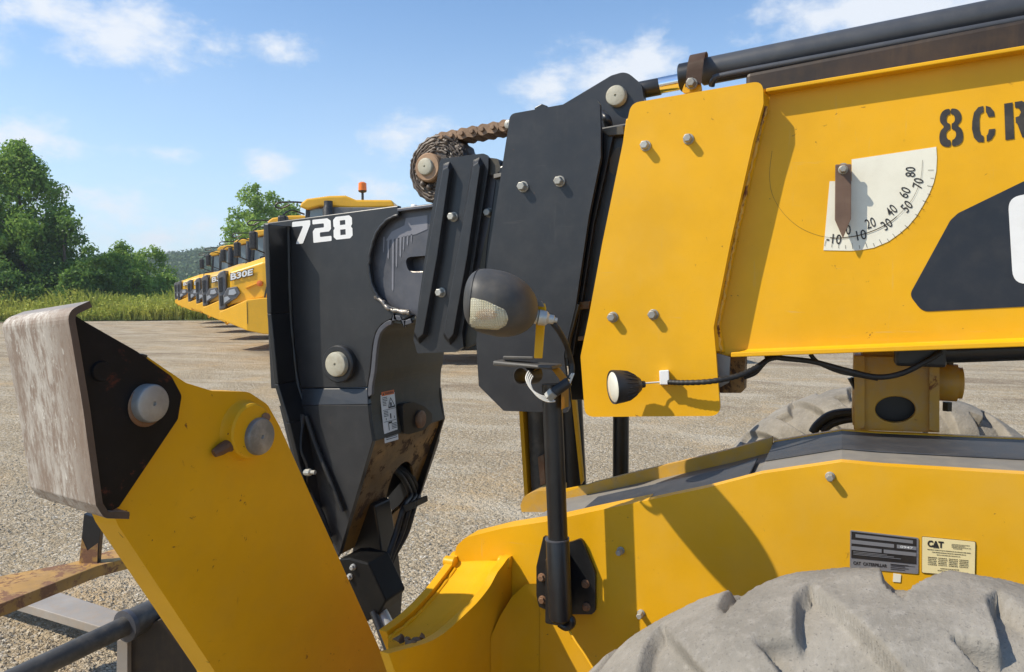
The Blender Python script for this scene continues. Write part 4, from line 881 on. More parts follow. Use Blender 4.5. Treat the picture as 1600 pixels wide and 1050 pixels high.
# rear plate seen at an angle: faces the machine
def on_plane(px, py, o, n):
    r = ray(px, py); k = (o-CAM).dot(n)/r.dot(n); return CAM+r*k
def strip_plate(name, near, yn, yf, th, mat, parent, holes=None, bevel=.003):
    """a folded plate hung between two side plates: outline points on the near side plate, swept straight to the far one"""
    A1 = [P(x, y, 'y', yn) for x, y in near]; bm = bmesh.new(); rows = [[bm.verts.new(p) for p in A1], [bm.verts.new(Vector((p.x, yf, p.z))) for p in A1]]
    for k in range(len(A1)-1): bm.faces.new((rows[0][k], rows[0][k+1], rows[1][k+1], rows[1][k]))
    bmesh.ops.recalc_face_normals(bm, faces=bm.faces); bmesh.ops.solidify(bm, geom=bm.faces[:], thickness=th); return obj(name, bm, mat, parent, bevel=bevel)
WB = (P(686, 655, 'x', P(575, 650, 'y', YH).x)).y-YH
print('head width', WB)
near_curve = [tuple(p) for p in smooth_px([(650, 494), (630, 501), (610, 500), (597, 507), (588, 519), (583, 540), (579, 580), (575, 606), (576, 650), (583, 690)], 4)]
strip_plate('rear_plate', near_curve, YH+.004, YH+WB, .012, M['olive'], BH)
nc = [P(x, y, 'y', YH-.004) for x, y in near_curve[2:]]; bm = bmesh.new(); rr_ = []
for k in range(len(nc)):
    t = (nc[min(k+1, len(nc)-1)]-nc[max(k-1, 0)]).normalized(); n_ = Vector((t.z, 0, -t.x)); n_ = n_ if n_.x > 0 or n_.z < 0 else -n_
    rr_.append([bm.verts.new(q) for q in (nc[k], nc[k]+n_*.016, nc[k]+n_*.016+Vector((0, .014, 0)), nc[k]+Vector((0, .014, 0)))])
for a1, b1 in zip(rr_, rr_[1:]):
    for k in range(4): bm.faces.new((a1[k], a1[(k+1) % 4], b1[(k+1) % 4], b1[k]))
bm.faces.new(rr_[0]); bm.faces.new(rr_[-1]); obj('rim_edge', bm, M['bare'], BH, bevel=.002)
# under plate with its oval opening, dirty yellow brown
o_ = P(583, 690, 'y', YH+.01); q_ = P(530, 868, 'y', YH+.05); tdir = (q_-o_).normalized(); nrm = Vector((0, 1, 0)).cross(tdir).normalized()
def op(x, y): return on_plane(x, y, o_, nrm)
SL = (q_-o_).length
def uv3(u, v): return o_+tdir*(v*SL)+Vector((0, u*WB, 0))
def unproj(x, y): p = op(x, y)-o_; return (p.y/WB, p.dot(tdir)/SL)
oval = [uv3(*unproj(*p)) for p in [tuple(v) for v in smooth_px([(609, 745), (624, 722), (637, 714), (644, 722), (645, 745), (641, 775), (630, 806), (612, 846), (594, 866), (588, 850), (594, 800)], 4, True)]]
print('oval', unproj(609, 745), unproj(644, 722), unproj(588, 850), unproj(612, 846))
uo = [uv3(0, 0), uv3(1, 0), uv3(1, .55), uv3(.75, .8), uv3(.5, 1), uv3(0, 1)]
bm = bmesh.new(); fill_extrude(bm, [uo, oval], nrm*.012 if nrm.x < 0 else -nrm*.012); obj('under_plate', bm, M['grease'], BH, bevel=.002)
# far side plate lower leg
inn = nrm if nrm.x < 0 else -nrm
bm = bmesh.new(); fill_extrude(bm, [[p+inn*.07 for p in (uv3(.02, .02), uv3(.98, .02), uv3(.98, .62), uv3(.72, .82), uv3(.5, 1), uv3(.02, 1))]], inn*.01); obj('inner_web', bm, M['black'], BH)  # black sheet added behind the oval opening to stand for the shade inside
lsp = [P(x, y, 'y', YH-.016) for x, y in ((436, 634), (575, 633), (577, 655), (582, 690), (530, 866), (505, 900), (490, 850), (462, 740))]
bm = bmesh.new(); fill_extrude(bm, [[Vector((p.x, YH+WB-.012, p.z)) for p in lsp]], Vector((0, .012, 0))); obj('far_side_plate', bm, M['black'], BH, bevel=.002)
plate('far_leg', [(686, 660), (683, 690), (656, 770), (632, 800), (605, 900), (600, 960), (588, 960), (598, 880), (640, 760)], 'y', YH+WB+.001, .02, M['black'], BH)
plate('lower_arm', [(560, 780), (585, 790), (600, 885), (606, 940), (603, 985), (580, 960), (548, 880)], 'y', YH+.14, .1, M['black'], BH, bevel=.006)
# pin lug on the rear plate
xr = P(575, 650, 'y', YH).x
def rx(x, y): return P(x, y, 'x', xr)
bm = bmesh.new(); lug = [tuple(v) for v in round_poly([(629, 631), (646, 628), (662, 634), (675, 646), (675, 660), (662, 672), (642, 678), (631, 678)], 6)]
lug_pts = [on_plane(x, y, Vector((xr+.035, 0, 0)), Vector((1, 0, 0))) for x, y in lug]; fill_extrude(bm, [lug_pts], Vector((-.045, 0, 0))); obj('pin_lug', bm, M['black'], BH, bevel=.004)
bm = bmesh.new(); cpt = on_plane(656, 655, Vector((xr+.035, 0, 0)), Vector((1, 0, 0))); add_lathe(bm, cpt-Vector((.03, 0, 0)), Vector((1, 0, 0)), [(0, .032), (.038, .032), (.040, .024), (.038, .006)], 28); obj('lug_pin', bm, M['boltrust'], BH, smooth=35)
# warning label on the rear plate
xb_ = P(582, 690, 'y', YH).x
def lab(x, y): return on_plane(x, y, Vector(((xr+.008 if y < 650 else xb_+.012), 0, 0)), Vector((1, 0, 0)))
LQ = [lab(594, 611.5), lab(616, 607), lab(622.5, 686.5), lab(602, 692.5)]
def lq(u, v, off=0): p = bilin(LQ, u, v); return p+Vector((off, 0, 0))
def lrect(bm, u0, v0, u1, v1, off): bm.faces.new([bm.verts.new(lq(u, v, off)) for u, v in ((u0, v0), (u1, v0), (u1, v1), (u0, v1))])
bm = bmesh.new(); fill_extrude(bm, [[lq(0, 0), lq(1, 0), lq(1, 1), lq(0, 1)]], Vector((-.002, 0, 0))); WL = obj('warning_label', bm, M['white'], BH)
bm = bmesh.new(); lrect(bm, .05, .90, .95, .98, .0012); obj('label_header', bm, M['orange'], BH)
bm = bmesh.new(); rg = random.Random(2)
for k in range(6): lrect(bm, .08, .86-.03*k, .42-.1*(k > 2), .872-.03*k, .0012)
for v in (.625, .40): lrect(bm, .03, v-.004, .97, v+.004, .0012)
for k in range(4): lrect(bm, .08, .59-.03*k, .40, .602-.03*k, .0012); lrect(bm, .58, .33-.03*k, .95, .342-.03*k, .0012)
for k in range(4): lrect(bm, .08, .16-.035*k, .92, .172-.035*k, .0012)
lrect(bm, .35, .35, .62, .385, .0012); lrect(bm, .34, .22, .38, .35, .0012)
for t0, t1 in (((.45, .66), (.66, .84)), ((.66, .84), (.93, .66)), ((.45, .66), (.93, .66))):
    d2 = Vector((t1[0]-t0[0], t1[1]-t0[1])); n2 = Vector((-d2.y, d2.x*.3)).normalized()*.014; bm.faces.new([bm.verts.new(lq(*(Vector(p)+s), .0012)) for p, s in ((t0, -n2), (t1, -n2), (t1, n2), (t0, n2))])
lrect(bm, .60, .68, .70, .75, .0012); lrect(bm, .52, .44, .6, .54, .0012); lrect(bm, .2, .43, .24, .47, .0012); lrect(bm, .8, .43, .84, .48, .0012)
obj('label_print', bm, M['ink'], BH)
bm = bmesh.new(); uv, fc = text_verts('WARNING', .01); sheet_bm(bm, [(.26+.62*u, .915+.05*v) for u, v in uv], fc, lambda u, v: lq(u, v, .002)); bm.faces.new([bm.verts.new(lq(*p, .002)) for p in ((.1, .915), (.22, .915), (.16, .965))]); obj('label_heading', bm, M['ink'], BH)
# head pin with collar
cH = P(529, 568, 'y', YH); bm = bmesh.new(); rC = wlen(529, 568, 'y', YH, 29); add_lathe(bm, P(534, 568, 'y', YH), Vector((0, -1, 0)), [(0, rC), (.022, rC), (.026, rC*.94), (.026, rC*.72), (.01, rC*.70)], 40); obj('pin_collar', bm, M['black_grey'], BH, smooth=35)
pin(527, 569, 'y', YH-.03, 19.5, .014, 'pinmat', BH, back=.05)
# number on the head
D7 = [[(0, 1), (1, 1), (1, .80), (.62, 0), (.22, 0), (.62, .78), (0, .78)]]
D2 = [[(0, 1), (.82, 1), (1, .88), (1, .52), (.88, .42), (.38, .42), (.38, .22), (1, .22), (1, 0), (0, 0), (0, .50), (.12, .62), (.62, .62), (.62, .80), (0, .80)]]
D8 = [[(.14, 1), (.86, 1), (1, .88), (1, .60), (.92, .52), (1, .42), (1, .12), (.86, 0), (.14, 0), (0, .12), (0, .42), (.08, .52), (0, .60), (0, .88)], [(.36, .82), (.64, .82), (.64, .62), (.36, .62)], [(.36, .42), (.64, .42), (.64, .18), (.36, .18)]]
def from2(x, y): return (250+x*410/1594, 260+y*270/1050)
for D, q in ((D7, [(803, 338), (913, 326), (911, 463), (799, 476)]), (D2, [(925, 325), (1036, 313), (1043, 452), (932, 465)]), (D8, [(1051, 309), (1165, 295), (1171, 435), (1056, 447)])):
    bm = bmesh.new(); Q = [P(*from2(*p), 'y', YH-.0012) for p in q]; polys_uv(bm, [[tuple(v) for v in round_poly(D[0], .05, 3)]]+D[1:], lambda u, v: bilin(Q, u, v)); obj('number_decal', bm, M['white'], BH)
# hoses and the tilt cylinder under the head
TC = None
bm = bmesh.new(); fill_extrude(bm, [wp([(530, 873), (546, 872), (575, 880), (603, 940), (590, 962), (548, 985), (520, 930)], 'y', 1.98)], Vector((0, .12, 0))); TC = obj('tilt_cylinder', bm, M['oil'], T, bevel=.006)
bm = bmesh.new(); a1, b1 = P(592, 955, 'y', 2.02), P(622, 1012, 'y', 1.98); add_lathe(bm, a1, b1-a1, [(0, .026), (.12, .026), (.13, .02), (.3, .02)], 24); obj('rod', bm, M['pin'], TC, smooth=35)
bm = bmesh.new(); a1, b1 = P(583, 955, 'y', 1.98), P(606, 1015, 'y', 1.95); add_lathe(bm, a1, b1-a1, [(0, .012), (.3, .012)], 12); obj('rod', bm, M['black'], TC, smooth=35)
for px, py in ((552, 886), (547, 901)): bolt(px, py, 1.978, 4.5, TC, 'zinc', .01, 'fitting')
cable('hydraulic_hose', [P(x, y, 'y', yy) for x, y, yy in ((474, 648, 2.0), (466, 690, 1.975), (466, 715, 1.97), (476, 740, 1.975), (486, 775, 1.98), (500, 800, 1.99), (515, 840, 2.0))], .011, M['rubber'], BH)
cable('hydraulic_hose', [P(x, y, 'y', yy) for x, y, yy in ((474, 652, 2.0), (470, 700, 1.96), (480, 730, 1.965), (482, 770, 1.97), (510, 830, 1.98), (518, 850, 2.0))], .006, M['rubber'], BH)
cable('hydraulic_hose', [P(x, y, 'y', yy) for x, y, yy in ((478, 650, 2.0), (495, 700, 2.0), (520, 760, 2.0), (535, 800, 2.0))], .009, M['rubber'], BH)
bm = bmesh.new(); add_lathe(bm, P(474, 738, 'y', 1.96), Vector((1, 0, .1)), [(0, .008), (.012, .012), (.03, .012), (.035, .007), (.05, .007)], 10); obj('hose_fitting', bm, M['bolt'], BH, smooth=30)
for k, (dx, d0) in enumerate(((0, .0), (7, .03), (-9, -.03))):
    cable('hydraulic_hose', [op(634+dx, 735)+inn*.10, op(638+dx, 745)+inn*.01, op(642+dx*.8, 770)-inn*.02, P(640+dx, 792, 'y', 2.24+d0), P(628+dx, 832, 'y', 2.2+d0), P(610+dx*.5, 874, 'y', 2.15+d0), P(598+dx*.3, 930, 'y', 2.12)], .0105, M['rubber'], BH)
bm = bmesh.new(); plate('', [(629, 790), (650, 782), (651, 792), (632, 801)], 'y', 2.19, .08, None, None, bm=bm, done=False); obj('hose_clamp', bm, M['black'], BH, bevel=.003)
# ---- chassis
YCh = 1.70
top = [(713, 853), (727, 840), (787, 825), (853, 815), (913, 802), (1010, 782), (1109, 761), (1190, 740), (1315, 722), (1381, 728), (1600, 741)]
tw = [P(x, y, 'y', YCh) for x, y in top]; rt_end = tw[-1]+(tw[-1]-tw[-2]).normalized()*1.6
prof = [Vector(v) for v in tw]+[rt_end, Vector((rt_end.x, YCh, .55)), Vector((tw[0].x+.02, YCh, .55)), Vector((tw[0].x-.02, YCh, tw[0].z-.10))]
bm = bmesh.new(); pr2 = round_poly([(p.x, p.z) for p in prof], [.02, .03]+[0]*20, 4); fill_extrude(bm, [[Vector((x, YCh, z)) for x, z in pr2]], Vector((0, .03, 0)))
CH = obj('chassis', bm, M['yellow'], T, bevel=.004)
def sweep(name, line, y0, y1, dz, th, mat, parent, bevel=.002):
    """sheet following a line of the near side plate, from depth y0 to y1"""
    bm = bmesh.new(); A1 = [bm.verts.new(Vector((p.x, y0, p.z+dz))) for p in line]; B1 = [bm.verts.new(Vector((p.x, y1, p.z+dz))) for p in line]
    for k in range(len(line)-1): bm.faces.new((A1[k], A1[k+1], B1[k+1], B1[k]))
    bmesh.ops.recalc_face_normals(bm, faces=bm.faces); bmesh.ops.solidify(bm, geom=bm.faces[:], thickness=th); return obj(name, bm, M[mat], parent, bevel=bevel)
ln = tw[6:]+[rt_end]; ln_r = tw[7:]+[rt_end]
i_s = P(1184, 742, 'y', YCh); ln_r[0] = i_s
YF = 2.10
sweep('deck_plate', ln_r, YCh+.031, YF, -.006, .012, 'deckgrey', CH)
sweep('deck_strip', [ln_r[0]+Vector((.0, 0, 0)), *ln_r[1:]], YCh+.165, YF-.002, -.0015, .004, 'slate', CH)
# lower panel ahead of the deck
ln_l = [tw[2]+Vector((.01, 0, 0)), tw[3], tw[4], tw[5], tw[6], i_s+Vector((-.002, 0, 0))]
sweep('deck_plate', ln_l, YCh+.031, YF, -.028, .012, 'deckgrey', CH)
sweep('deck_strip', [tw[3].lerp(tw[4], .4), tw[4], tw[5], tw[6], i_s+Vector((-.03, 0, -.004))], YCh+.06, YF-.10, -.022, .004, 'slate', CH)
sweep('edge_lip', [tw[1], tw[2], tw[3], tw[4], tw[5]], YCh+.0, YCh+.07, -.001, .004, 'yellow', CH)
bm = bmesh.new()
fw = [Vector((p.x, YF, p.z)) for p in ln_l]; hgt = [-.01, .004, .006, .008, .01, .012]
for k in range(5): add_hexa(bm, [fw[k]+Vector((0, 0, -.05)), fw[k+1]+Vector((0, 0, -.05)), fw[k+1]+Vector((0, .02, -.05)), fw[k]+Vector((0, .02, -.05)), fw[k]+Vector((0, 0, hgt[k])), fw[k+1]+Vector((0, 0, hgt[k+1])), fw[k+1]+Vector((0, .02, hgt[k+1])), fw[k]+Vector((0, .02, hgt[k]))])
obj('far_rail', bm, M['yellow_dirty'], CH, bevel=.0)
bm = bmesh.new(); fr2 = [Vector((p.x, YF, p.z)) for p in ln_r]
fill_extrude(bm, [fr2+[Vector((rt_end.x, YF, .6)), Vector((fr2[0].x, YF, .6))]], Vector((0, .025, 0))); obj('far_side_plate', bm, M['yellow'], CH, bevel=.003)
bm = bmesh.new(); fill_extrude(bm, [fw+[Vector((fw[-1].x, YF+.001, .6)), Vector((fw[0].x+.1, YF+.001, .6))]], Vector((0, .018, 0))); obj('far_side_plate', bm, M['yellow'], CH)
bolt(1297, 744, YCh, 6.5, CH); bolt(970, 860, YCh, 5.5, CH); bolt(1002, 958, YCh, 5.5, CH)
# data plates
def quad_plate(name, q, y, mat, th=.0015):
    bm = bmesh.new(); Q = [P(*p, 'y', y) for p in q]; fill_extrude(bm, [[bilin(Q, u, v) for u, v in round_poly([(0, 0), (1, 0), (1, 1), (0, 1)], .03, 3)]], Vector((0, th, 0))); return obj(name, bm, M[mat], CH), Q
def from13(x, y): return (1300+x*.1625, 810+y*.1626)
dq = [from13(175, 113), from13(832, 188), from13(830, 535), from13(172, 475)]
pl, DQ = quad_plate('data_plate', dq, YCh-.002, 'plategrey')
def fillers(name, Q, rects, mat, off):
    bm = bmesh.new()
    for u0, v0, u1, v1 in rects: bm.faces.new([bm.verts.new(bilin(Q, u, v)+Vector((0, -off, 0))) for u, v in ((u0, v0), (u1, v0), (u1, v1), (u0, v1))])
    return obj(name, bm, M[mat], CH)
def text_on(name, s, Q, u0, v0, u1, v1, mat, off, bold=.01):
    bm = bmesh.new(); uv, fc = text_verts(s, bold); sheet_bm(bm, uv, fc, lambda u, v: bilin(Q, u0+(u1-u0)*u, v0+(v1-v0)*v)+Vector((0, -off, 0))); return obj(name, bm, M[mat], CH)
fillers('plate_print', DQ, [(.02, .27, .97, .97)], 'ink', .0008)
fillers('plate_print', DQ, [(.08, .83, .92, .92), (.02, .66, .65, .76), (.69, .66, .97, .76), (.02, .49, .47, .59), (.50, .49, .97, .59)], 'plategrey', .0016)
text_on('plate_number', '0947', DQ, .74, .68, .92, .745, 'white', .0024)
text_on('plate_lettering', 'CAT  CATERPILLAR', DQ, .05, .10, .55, .19, 'ink', .0008, .03)
fillers('plate_print', DQ, [(.60, .20-.045*k, .86-.05*(k % 2), .215-.045*k) for k in range(4)]+[(.6, .19, .95, .2)], 'ink', .0009)
fillers('plate_print', DQ, [(.05+.0*k, .44-.035*k, .55+.1*k, .455-.035*k) for k in range(3)], 'plategrey', .0018)
pq0 = [from13(868, 178), from13(1378, 228), from13(1372, 560), from13(866, 520)]
quad_plate('patent_plate_back', [from13(864, 172), from13(1384, 224), from13(1378, 564), from13(862, 524)], YCh-.0012, 'ink', .001)
pl, PQ = quad_plate('patent_plate', pq0, YCh-.003, 'cream2')
text_on('plate_lettering', 'CAT', PQ, .10, .74, .41, .93, 'ink', .0008, .05)
bm = bmesh.new(); bm.faces.new([bm.verts.new(bilin(PQ, u, v)+Vector((0, -.0014, 0))) for u, v in ((.19, .74), (.32, .74), (.255, .84))]); obj('plate_lettering', bm, M['ink'], CH)
rg = random.Random(4); rects = []
for k in range(4): rects.append((.56+.03*(k == 3), .87-.04*k, .9-.1*(k == 1)-.15*(k == 3), .882-.04*k))
for k in range(3): rects.append((.1+.09*k, .66-.065*k, .9-.09*k, .675-.065*k))
for r_ in range(5):
    for c in range(4): rects.append((.11+.2*c, .44-.05*r_, .27+.2*c, .458-.05*r_))
rects += [(.35, .15, .7, .165), (.3, .09, .75, .105)]
bm = bmesh.new()
for u0, v0, u1, v1 in rects:          # short strokes so that the lines read as small print
    u = u0
    while u < u1:
        w = rg.uniform(.008, .022); bm.faces.new([bm.verts.new(bilin(PQ, a, b)+Vector((0, -.0009, 0))) for a, b in ((u, v0), (u+w, v0), (u+w, v1+.006), (u, v1+.006))]); u += w+rg.uniform(.004, .012)
obj('plate_print', bm, M['ink'], CH)
quad_plate('small_label', [(1396, 896), (1408, 898), (1407, 910), (1395, 909)], YCh-.002, 'cream')
M['clod'] = paint('dry_soil', (.16, .10, .055), .9, .4, .2, bmp=.5)
# ---- outrigger housing: two curved cheeks standing across the machine, a trough between them
XR, XL = P(800, 870, 'y', YCh).x, P(715, 866, 'y', YCh).x
nearc = smooth_px([(803, 867), (794, 872), (786, 883), (777, 895), (765, 917), (747, 940), (730, 957), (713, 973), (693, 990), (670, 1003), (640, 1012), (607, 1021)], 4)
farc = smooth_px([(727, 862), (718, 864), (708, 880), (693, 900), (675, 923), (653, 947), (632, 966), (612, 981), (604, 987)], 4)
rc_ = [P(x, y, 'x', XR) for x, y in nearc]; lc_ = [P(x, y, 'x', XL) for x, y in farc]
yb_ = YCh-.001
bm = bmesh.new(); lp_ = [Vector((XR, yb_, rc_[0].z))]+rc_+[P(622, 1064, 'x', XR), Vector((XR, P(640, 1100, 'x', XR).y, .6)), Vector((XR, yb_, .6))]; fill_extrude(bm, [lp_], Vector((-.02, 0, 0)))
HS = obj('outrigger_housing', bm, M['yellow'], T, bevel=.004)
bm = bmesh.new(); lp_ = [Vector((XL, yb_, lc_[0].z))]+lc_+[P(640, 1080, 'x', XL), Vector((XL, P(640, 1080, 'x', XL).y, .6)), Vector((XL, yb_, .6))]; fill_extrude(bm, [lp_], Vector((-.022, 0, 0))); obj('far_cheek', bm, M['yellow'], HS, bevel=.005)
bm = bmesh.new(); nn = 30
def samp(c, t): f = t*(len(c)-1); k = min(int(f), len(c)-2); return c[k].lerp(c[k+1], f-k)
A1 = []; 
for k in range(nn+1):
    t = k/nn; a1 = samp(rc_[3:], t); b1 = samp(lc_[3:], t*.94); row = []
    for q, dz in ((0, -.006), (.1, -.012), (.5, -.016), (.9, -.018), (1, -.014)): p = a1.lerp(b1, q); row.append(bm.verts.new(p+Vector((-.018 if q == 0 else 0, 0, dz))))
    A1.append(row)
for a1, b1 in zip(A1, A1[1:]):
    for k in range(4): bm.faces.new((a1[k], a1[k+1], b1[k+1], b1[k]))
obj('trough', bm, M['yellow'], HS, smooth=180)
for x, c in ((XR, rc_), (XL, lc_)):
    bm = bmesh.new(); add_lathe(bm, Vector((x+.003, YCh-.016, c[1].z-.012)), Vector((-1, 0, 0)), [(0, .012), (.003, .015), (.03, .015), (.033, .012)], 20); obj('boss', bm, M['yellow'], HS, smooth=40)
bm = bmesh.new(); wb = [lc_[k]+Vector((.006, 0, -.016+rng.gauss(0, .001))) for k in range(8, len(lc_))]; add_tube(bm, wb, .006, 8); obj('weld_bead', bm, M['yellow'], HS, smooth=60)
bm = bmesh.new(); zt_ = rc_[2].z-.01
fl_ = [(XR, YCh-.13), (XR+.006, YCh-.09), (XR+.02, YCh-.05), (XR+.045, YCh-.02), (XR+.075, YCh-.002)]
for (xa, ya), (xb, yb2) in zip(fl_, fl_[1:]):
    za = zt_-.9*max(0, (YCh-.02-ya)); zb2 = zt_-.9*max(0, (YCh-.02-yb2)); vv = [bm.verts.new(p) for p in ((xa+.001, ya, .6), (xb+.001, yb2, .6), (xb+.001, yb2, zb2-.05), (xa+.001, ya, za-.05))]; bm.faces.new(vv)
bmesh.ops.remove_doubles(bm, verts=bm.verts, dist=.0005); obj('corner_fillet', bm, M['yellow'], HS, smooth=180)
rg = random.Random(9)
for _ in range(7):
    bm = bmesh.new(); tt = rg.uniform(.80, .97); p = samp(rc_[3:], tt).lerp(samp(lc_[3:], tt*.94), rg.uniform(.15, .6)); bmesh.ops.create_icosphere(bm, subdivisions=1, radius=rg.uniform(.005, .011), matrix=Matrix.Translation(p))
    for v in bm.verts: v.co += Vector((rg.gauss(0, .003), rg.gauss(0, .003), rg.gauss(-.002, .002)))
    obj('dirt_clod', bm, M['clod'], HS)
# ---- outrigger arm, raised, with its foot (arm swings across the machine: its face looks along +x)
XA = -1.17
ARM = plate('outrigger_arm', round_poly([(222, 552), (290, 598), (332, 611), (388, 612), (418, 632), (436, 664), (612, 1056), (470, 1400), (340, 1056), (185, 822), (150, 740), (180, 600)], [2, 20, 16, 25, 20, 14, 0, 0, 0, 0, 0, 0]), 'x', XA, .06, M['yellow_arm'], T, bevel=.005)
pin(388, 680, 'x', XA, 29, .040, 'zinc', ARM)
bm = bmesh.new(); rb = wlen(382, 673, 'x', XA, 44); add_lathe(bm, P(380, 672, 'x', XA), Vector((1, 0, 0)), [(0, rb*1.08), (.006, rb), (.024, rb*.97), (.028, rb*.9), (.028, .03)], 40); obj('pin_boss', bm, M['yellow_arm'], ARM, smooth=35)
bm = bmesh.new(); add_tube(bm, [P(334, 709, 'x', XA+.008), P(344, 703, 'x', XA+.012), P(354, 697, 'x', XA+.012), P(364, 697, 'x', XA+.012)], [.008, .012, .013, .011], 10); obj('lock_bolt', bm, M['boltrust'], ARM, smooth=30)
bm = bmesh.new(); add_tube(bm, [P(408, 652, 'x', XA+.01), P(416, 652, 'x', XA+.035)], .010, 8); obj('lock_bolt', bm, M['boltrust'], ARM, smooth=30)
plate('stop_block', [(222, 552), (232, 555), (229, 562), (219, 558)], 'x', XA+.008, .03, M['black'], ARM)
# foot
XFt = -1.135; XFf = -1.32
rim = [tuple(p) for p in round_poly([(140, 470), (104, 486), (112, 530), (130, 640), (150, 790), (163, 810), (202, 811)], [0, 30, 8, 0, 8, 12, 0], 6)][1:-1]
rim = [(140, 470)]+rim+[(202, 811)]
def offs(pts, d):
    out = []
    for i, p in enumerate(pts):
        a, b = Vector(pts[max(i-1, 0)]), Vector(pts[min(i+1, len(pts)-1)]); t = (b-a).normalized(); out.append((p[0]-t.y*d, p[1]+t.x*d))
    return out
inner = offs(rim, -11)
prof2 = rim+inner[::-1]
pw = [P(x, y, 'x', XFt) for x, y in prof2]
# the foot splays a little: its far end sits lower and further out
zt_ = max(p.z for p in pw); far = [Vector((XFf, p.y+.01, zt_-.020-(zt_-p.z)*.915)) for p in pw]
bm = bmesh.new(); V0 = [bm.verts.new(p) for p in pw]; V1 = [bm.verts.new(p) for p in far]; n = len(pw)
for k in range(n): bm.faces.new((V0[k], V0[(k+1) % n], V1[(k+1) % n], V1[k]))
m_ = len(rim)
for k in range(m_-1):
    bm.faces.new((V0[k], V0[k+1], V0[n-2-k], V0[n-1-k])); bm.faces.new((V1[k], V1[n-1-k], V1[n-2-k], V1[k+1]))
bm.faces.ensure_lookup_table()
for f in bm.faces:
    if all(abs(v.co.x-XFt) < 1e-5 for v in f.verts): f.material_index = 1
    elif all(v.co.z > max(p.z for p in pw)-.028 for v in f.verts): f.material_index = 2
FT = obj('outrigger_foot', bm, [M['scraped'], M['rim'], M['foottop']], ARM, bevel=.002)
gus = round_poly([(118, 493), (128, 500), (214, 549), (268, 588), (284, 618), (278, 655), (186, 792), (166, 802), (152, 780), (134, 640), (114, 512)], [0, 0, 0, 20, 12, 14, 0, 0, 0, 0, 0])
gm = paint('black_rusty_gusset', (.008, .008, .009), .5, .25, .08, dustcol=(.06, .045, .035), rust=.40, rustcol=(.045, .016, .010), bmp=.12, spec=.15)
plate('foot_gusset', gus, 'x', XFt-.012, .018, gm, ARM)
plate('foot_gusset', gus, 'x', XFf+.03, .018, gm, ARM)
pin(228, 629.5, 'x', XFt-.012, 30, .022, 'zinc', ARM)
bm = bmesh.new(); add_lathe(bm, P(229, 634, 'x', XFt-.010), Vector((1, 0, 0)), [(0, wlen(231, 634, 'x', XFt, 33.5)), (.003, wlen(231, 634, 'x', XFt, 32))], 30); obj('pin_rust', bm, M['boltrust'], ARM, smooth=30)
bm = bmesh.new(); add_lathe(bm, P(157, 580, 'x', XFt-.011), Vector((1, 0, 0)), [(0, .018), (.004, .016)], 20); obj('plug', bm, gm, ARM, smooth=30)
# ---- mirror post with lamp
YPo = YCh-.10
plate('bracket_back', round_poly([(849, 838), (874, 842), (870, 960), (842, 948), (838, 930), (838, 885)], [2, 2, 2, 4, 4, 4]), 'y', YCh-.012, .01, M['black'], T)
PB = plate('post_bracket', round_poly([(895, 846), (908, 841), (930, 896), (930, 955), (925, 960), (880, 960), (880, 850)], [2, 8, 6, 5, 3, 2, 2]), 'y', YCh-.012, .01, M['black'], T)
bpy.data.objects['bracket_back'].name = 'bracket_plate'; bpy.data.objects['bracket_plate'].parent = PB; bpy.data.objects['bracket_plate'].matrix_parent_inverse = T.matrix_world.inverted() if False else PB.matrix_world.inverted()
for px, py in ((847, 902), (848, 937), (915, 912), (916.5, 948)): bolt(px, py, YCh-.012, 6, PB, 'boltrust', .008)
pr_ = wlen(870, 750, 'y', YPo, 15.5)
p_hi, p_lo = P(862, 600, 'y', YPo), P(877, 965, 'y', YPo)
ax = (p_lo-p_hi); bm = bmesh.new(); add_lathe(bm, P(871, 842, 'y', YPo), ax, [(0, pr_*1.12), (.003, pr_*1.2), ((p_lo-P(871, 842, 'y', YPo)).length, pr_*1.2), ((p_lo-P(871, 842, 'y', YPo)).length+.008, pr_*.9)], 28); obj('post_socket', bm, M['black'], PB, smooth=35)
bm = bmesh.new(); add_box(bm, (P(867, 870, 'y', YCh-.01).x, YPo+.02, P(870, 955, 'y', YCh).z), (P(890, 870, 'y', YCh-.01).x, YCh-.011, P(870, 856, 'y', YCh).z)); obj('socket_web', bm, M['black'], PB, bevel=.006)
bm = bmesh.new(); add_lathe(bm, P(873, 848, 'y', YPo), ax, [(0, pr_*1.2), (.006, pr_*1.2)], 28); 
PO = None
bm.free(); bm = bmesh.new(); add_lathe(bm, p_hi, ax, [(0, pr_*.8), (0, pr_), ((P(871, 850, 'y', YPo)-p_hi).length, pr_)], 28, True); PO = obj('mirror_post', bm, M['black'], T, smooth=35)
bm = bmesh.new(); add_lathe(bm, P(870.5, 841, 'y', YPo), ax, [(0, pr_*1.24), (.003, pr_*1.24)], 28); obj('post_seam', bm, M['bare'], PO, smooth=35)
bm = bmesh.new(); add_tube(bm, smooth_px([P(883, 962, 'y', YPo+.01), P(893, 968, 'y', YPo), P(893, 976, 'y', YPo), P(884, 980, 'y', YPo), P(874, 974, 'y', YPo)], 5), .009, 8); obj('end_ring', bm, M['black'], PO, smooth=50)
cable('yellow_cord', [P(889, 984, 'y', YPo), P(900, 1003, 'y', YPo-.01), P(915, 1025, 'y', YPo-.02), P(930, 1050, 'y', YPo-.03)], .0028, M['yellow'], PO)
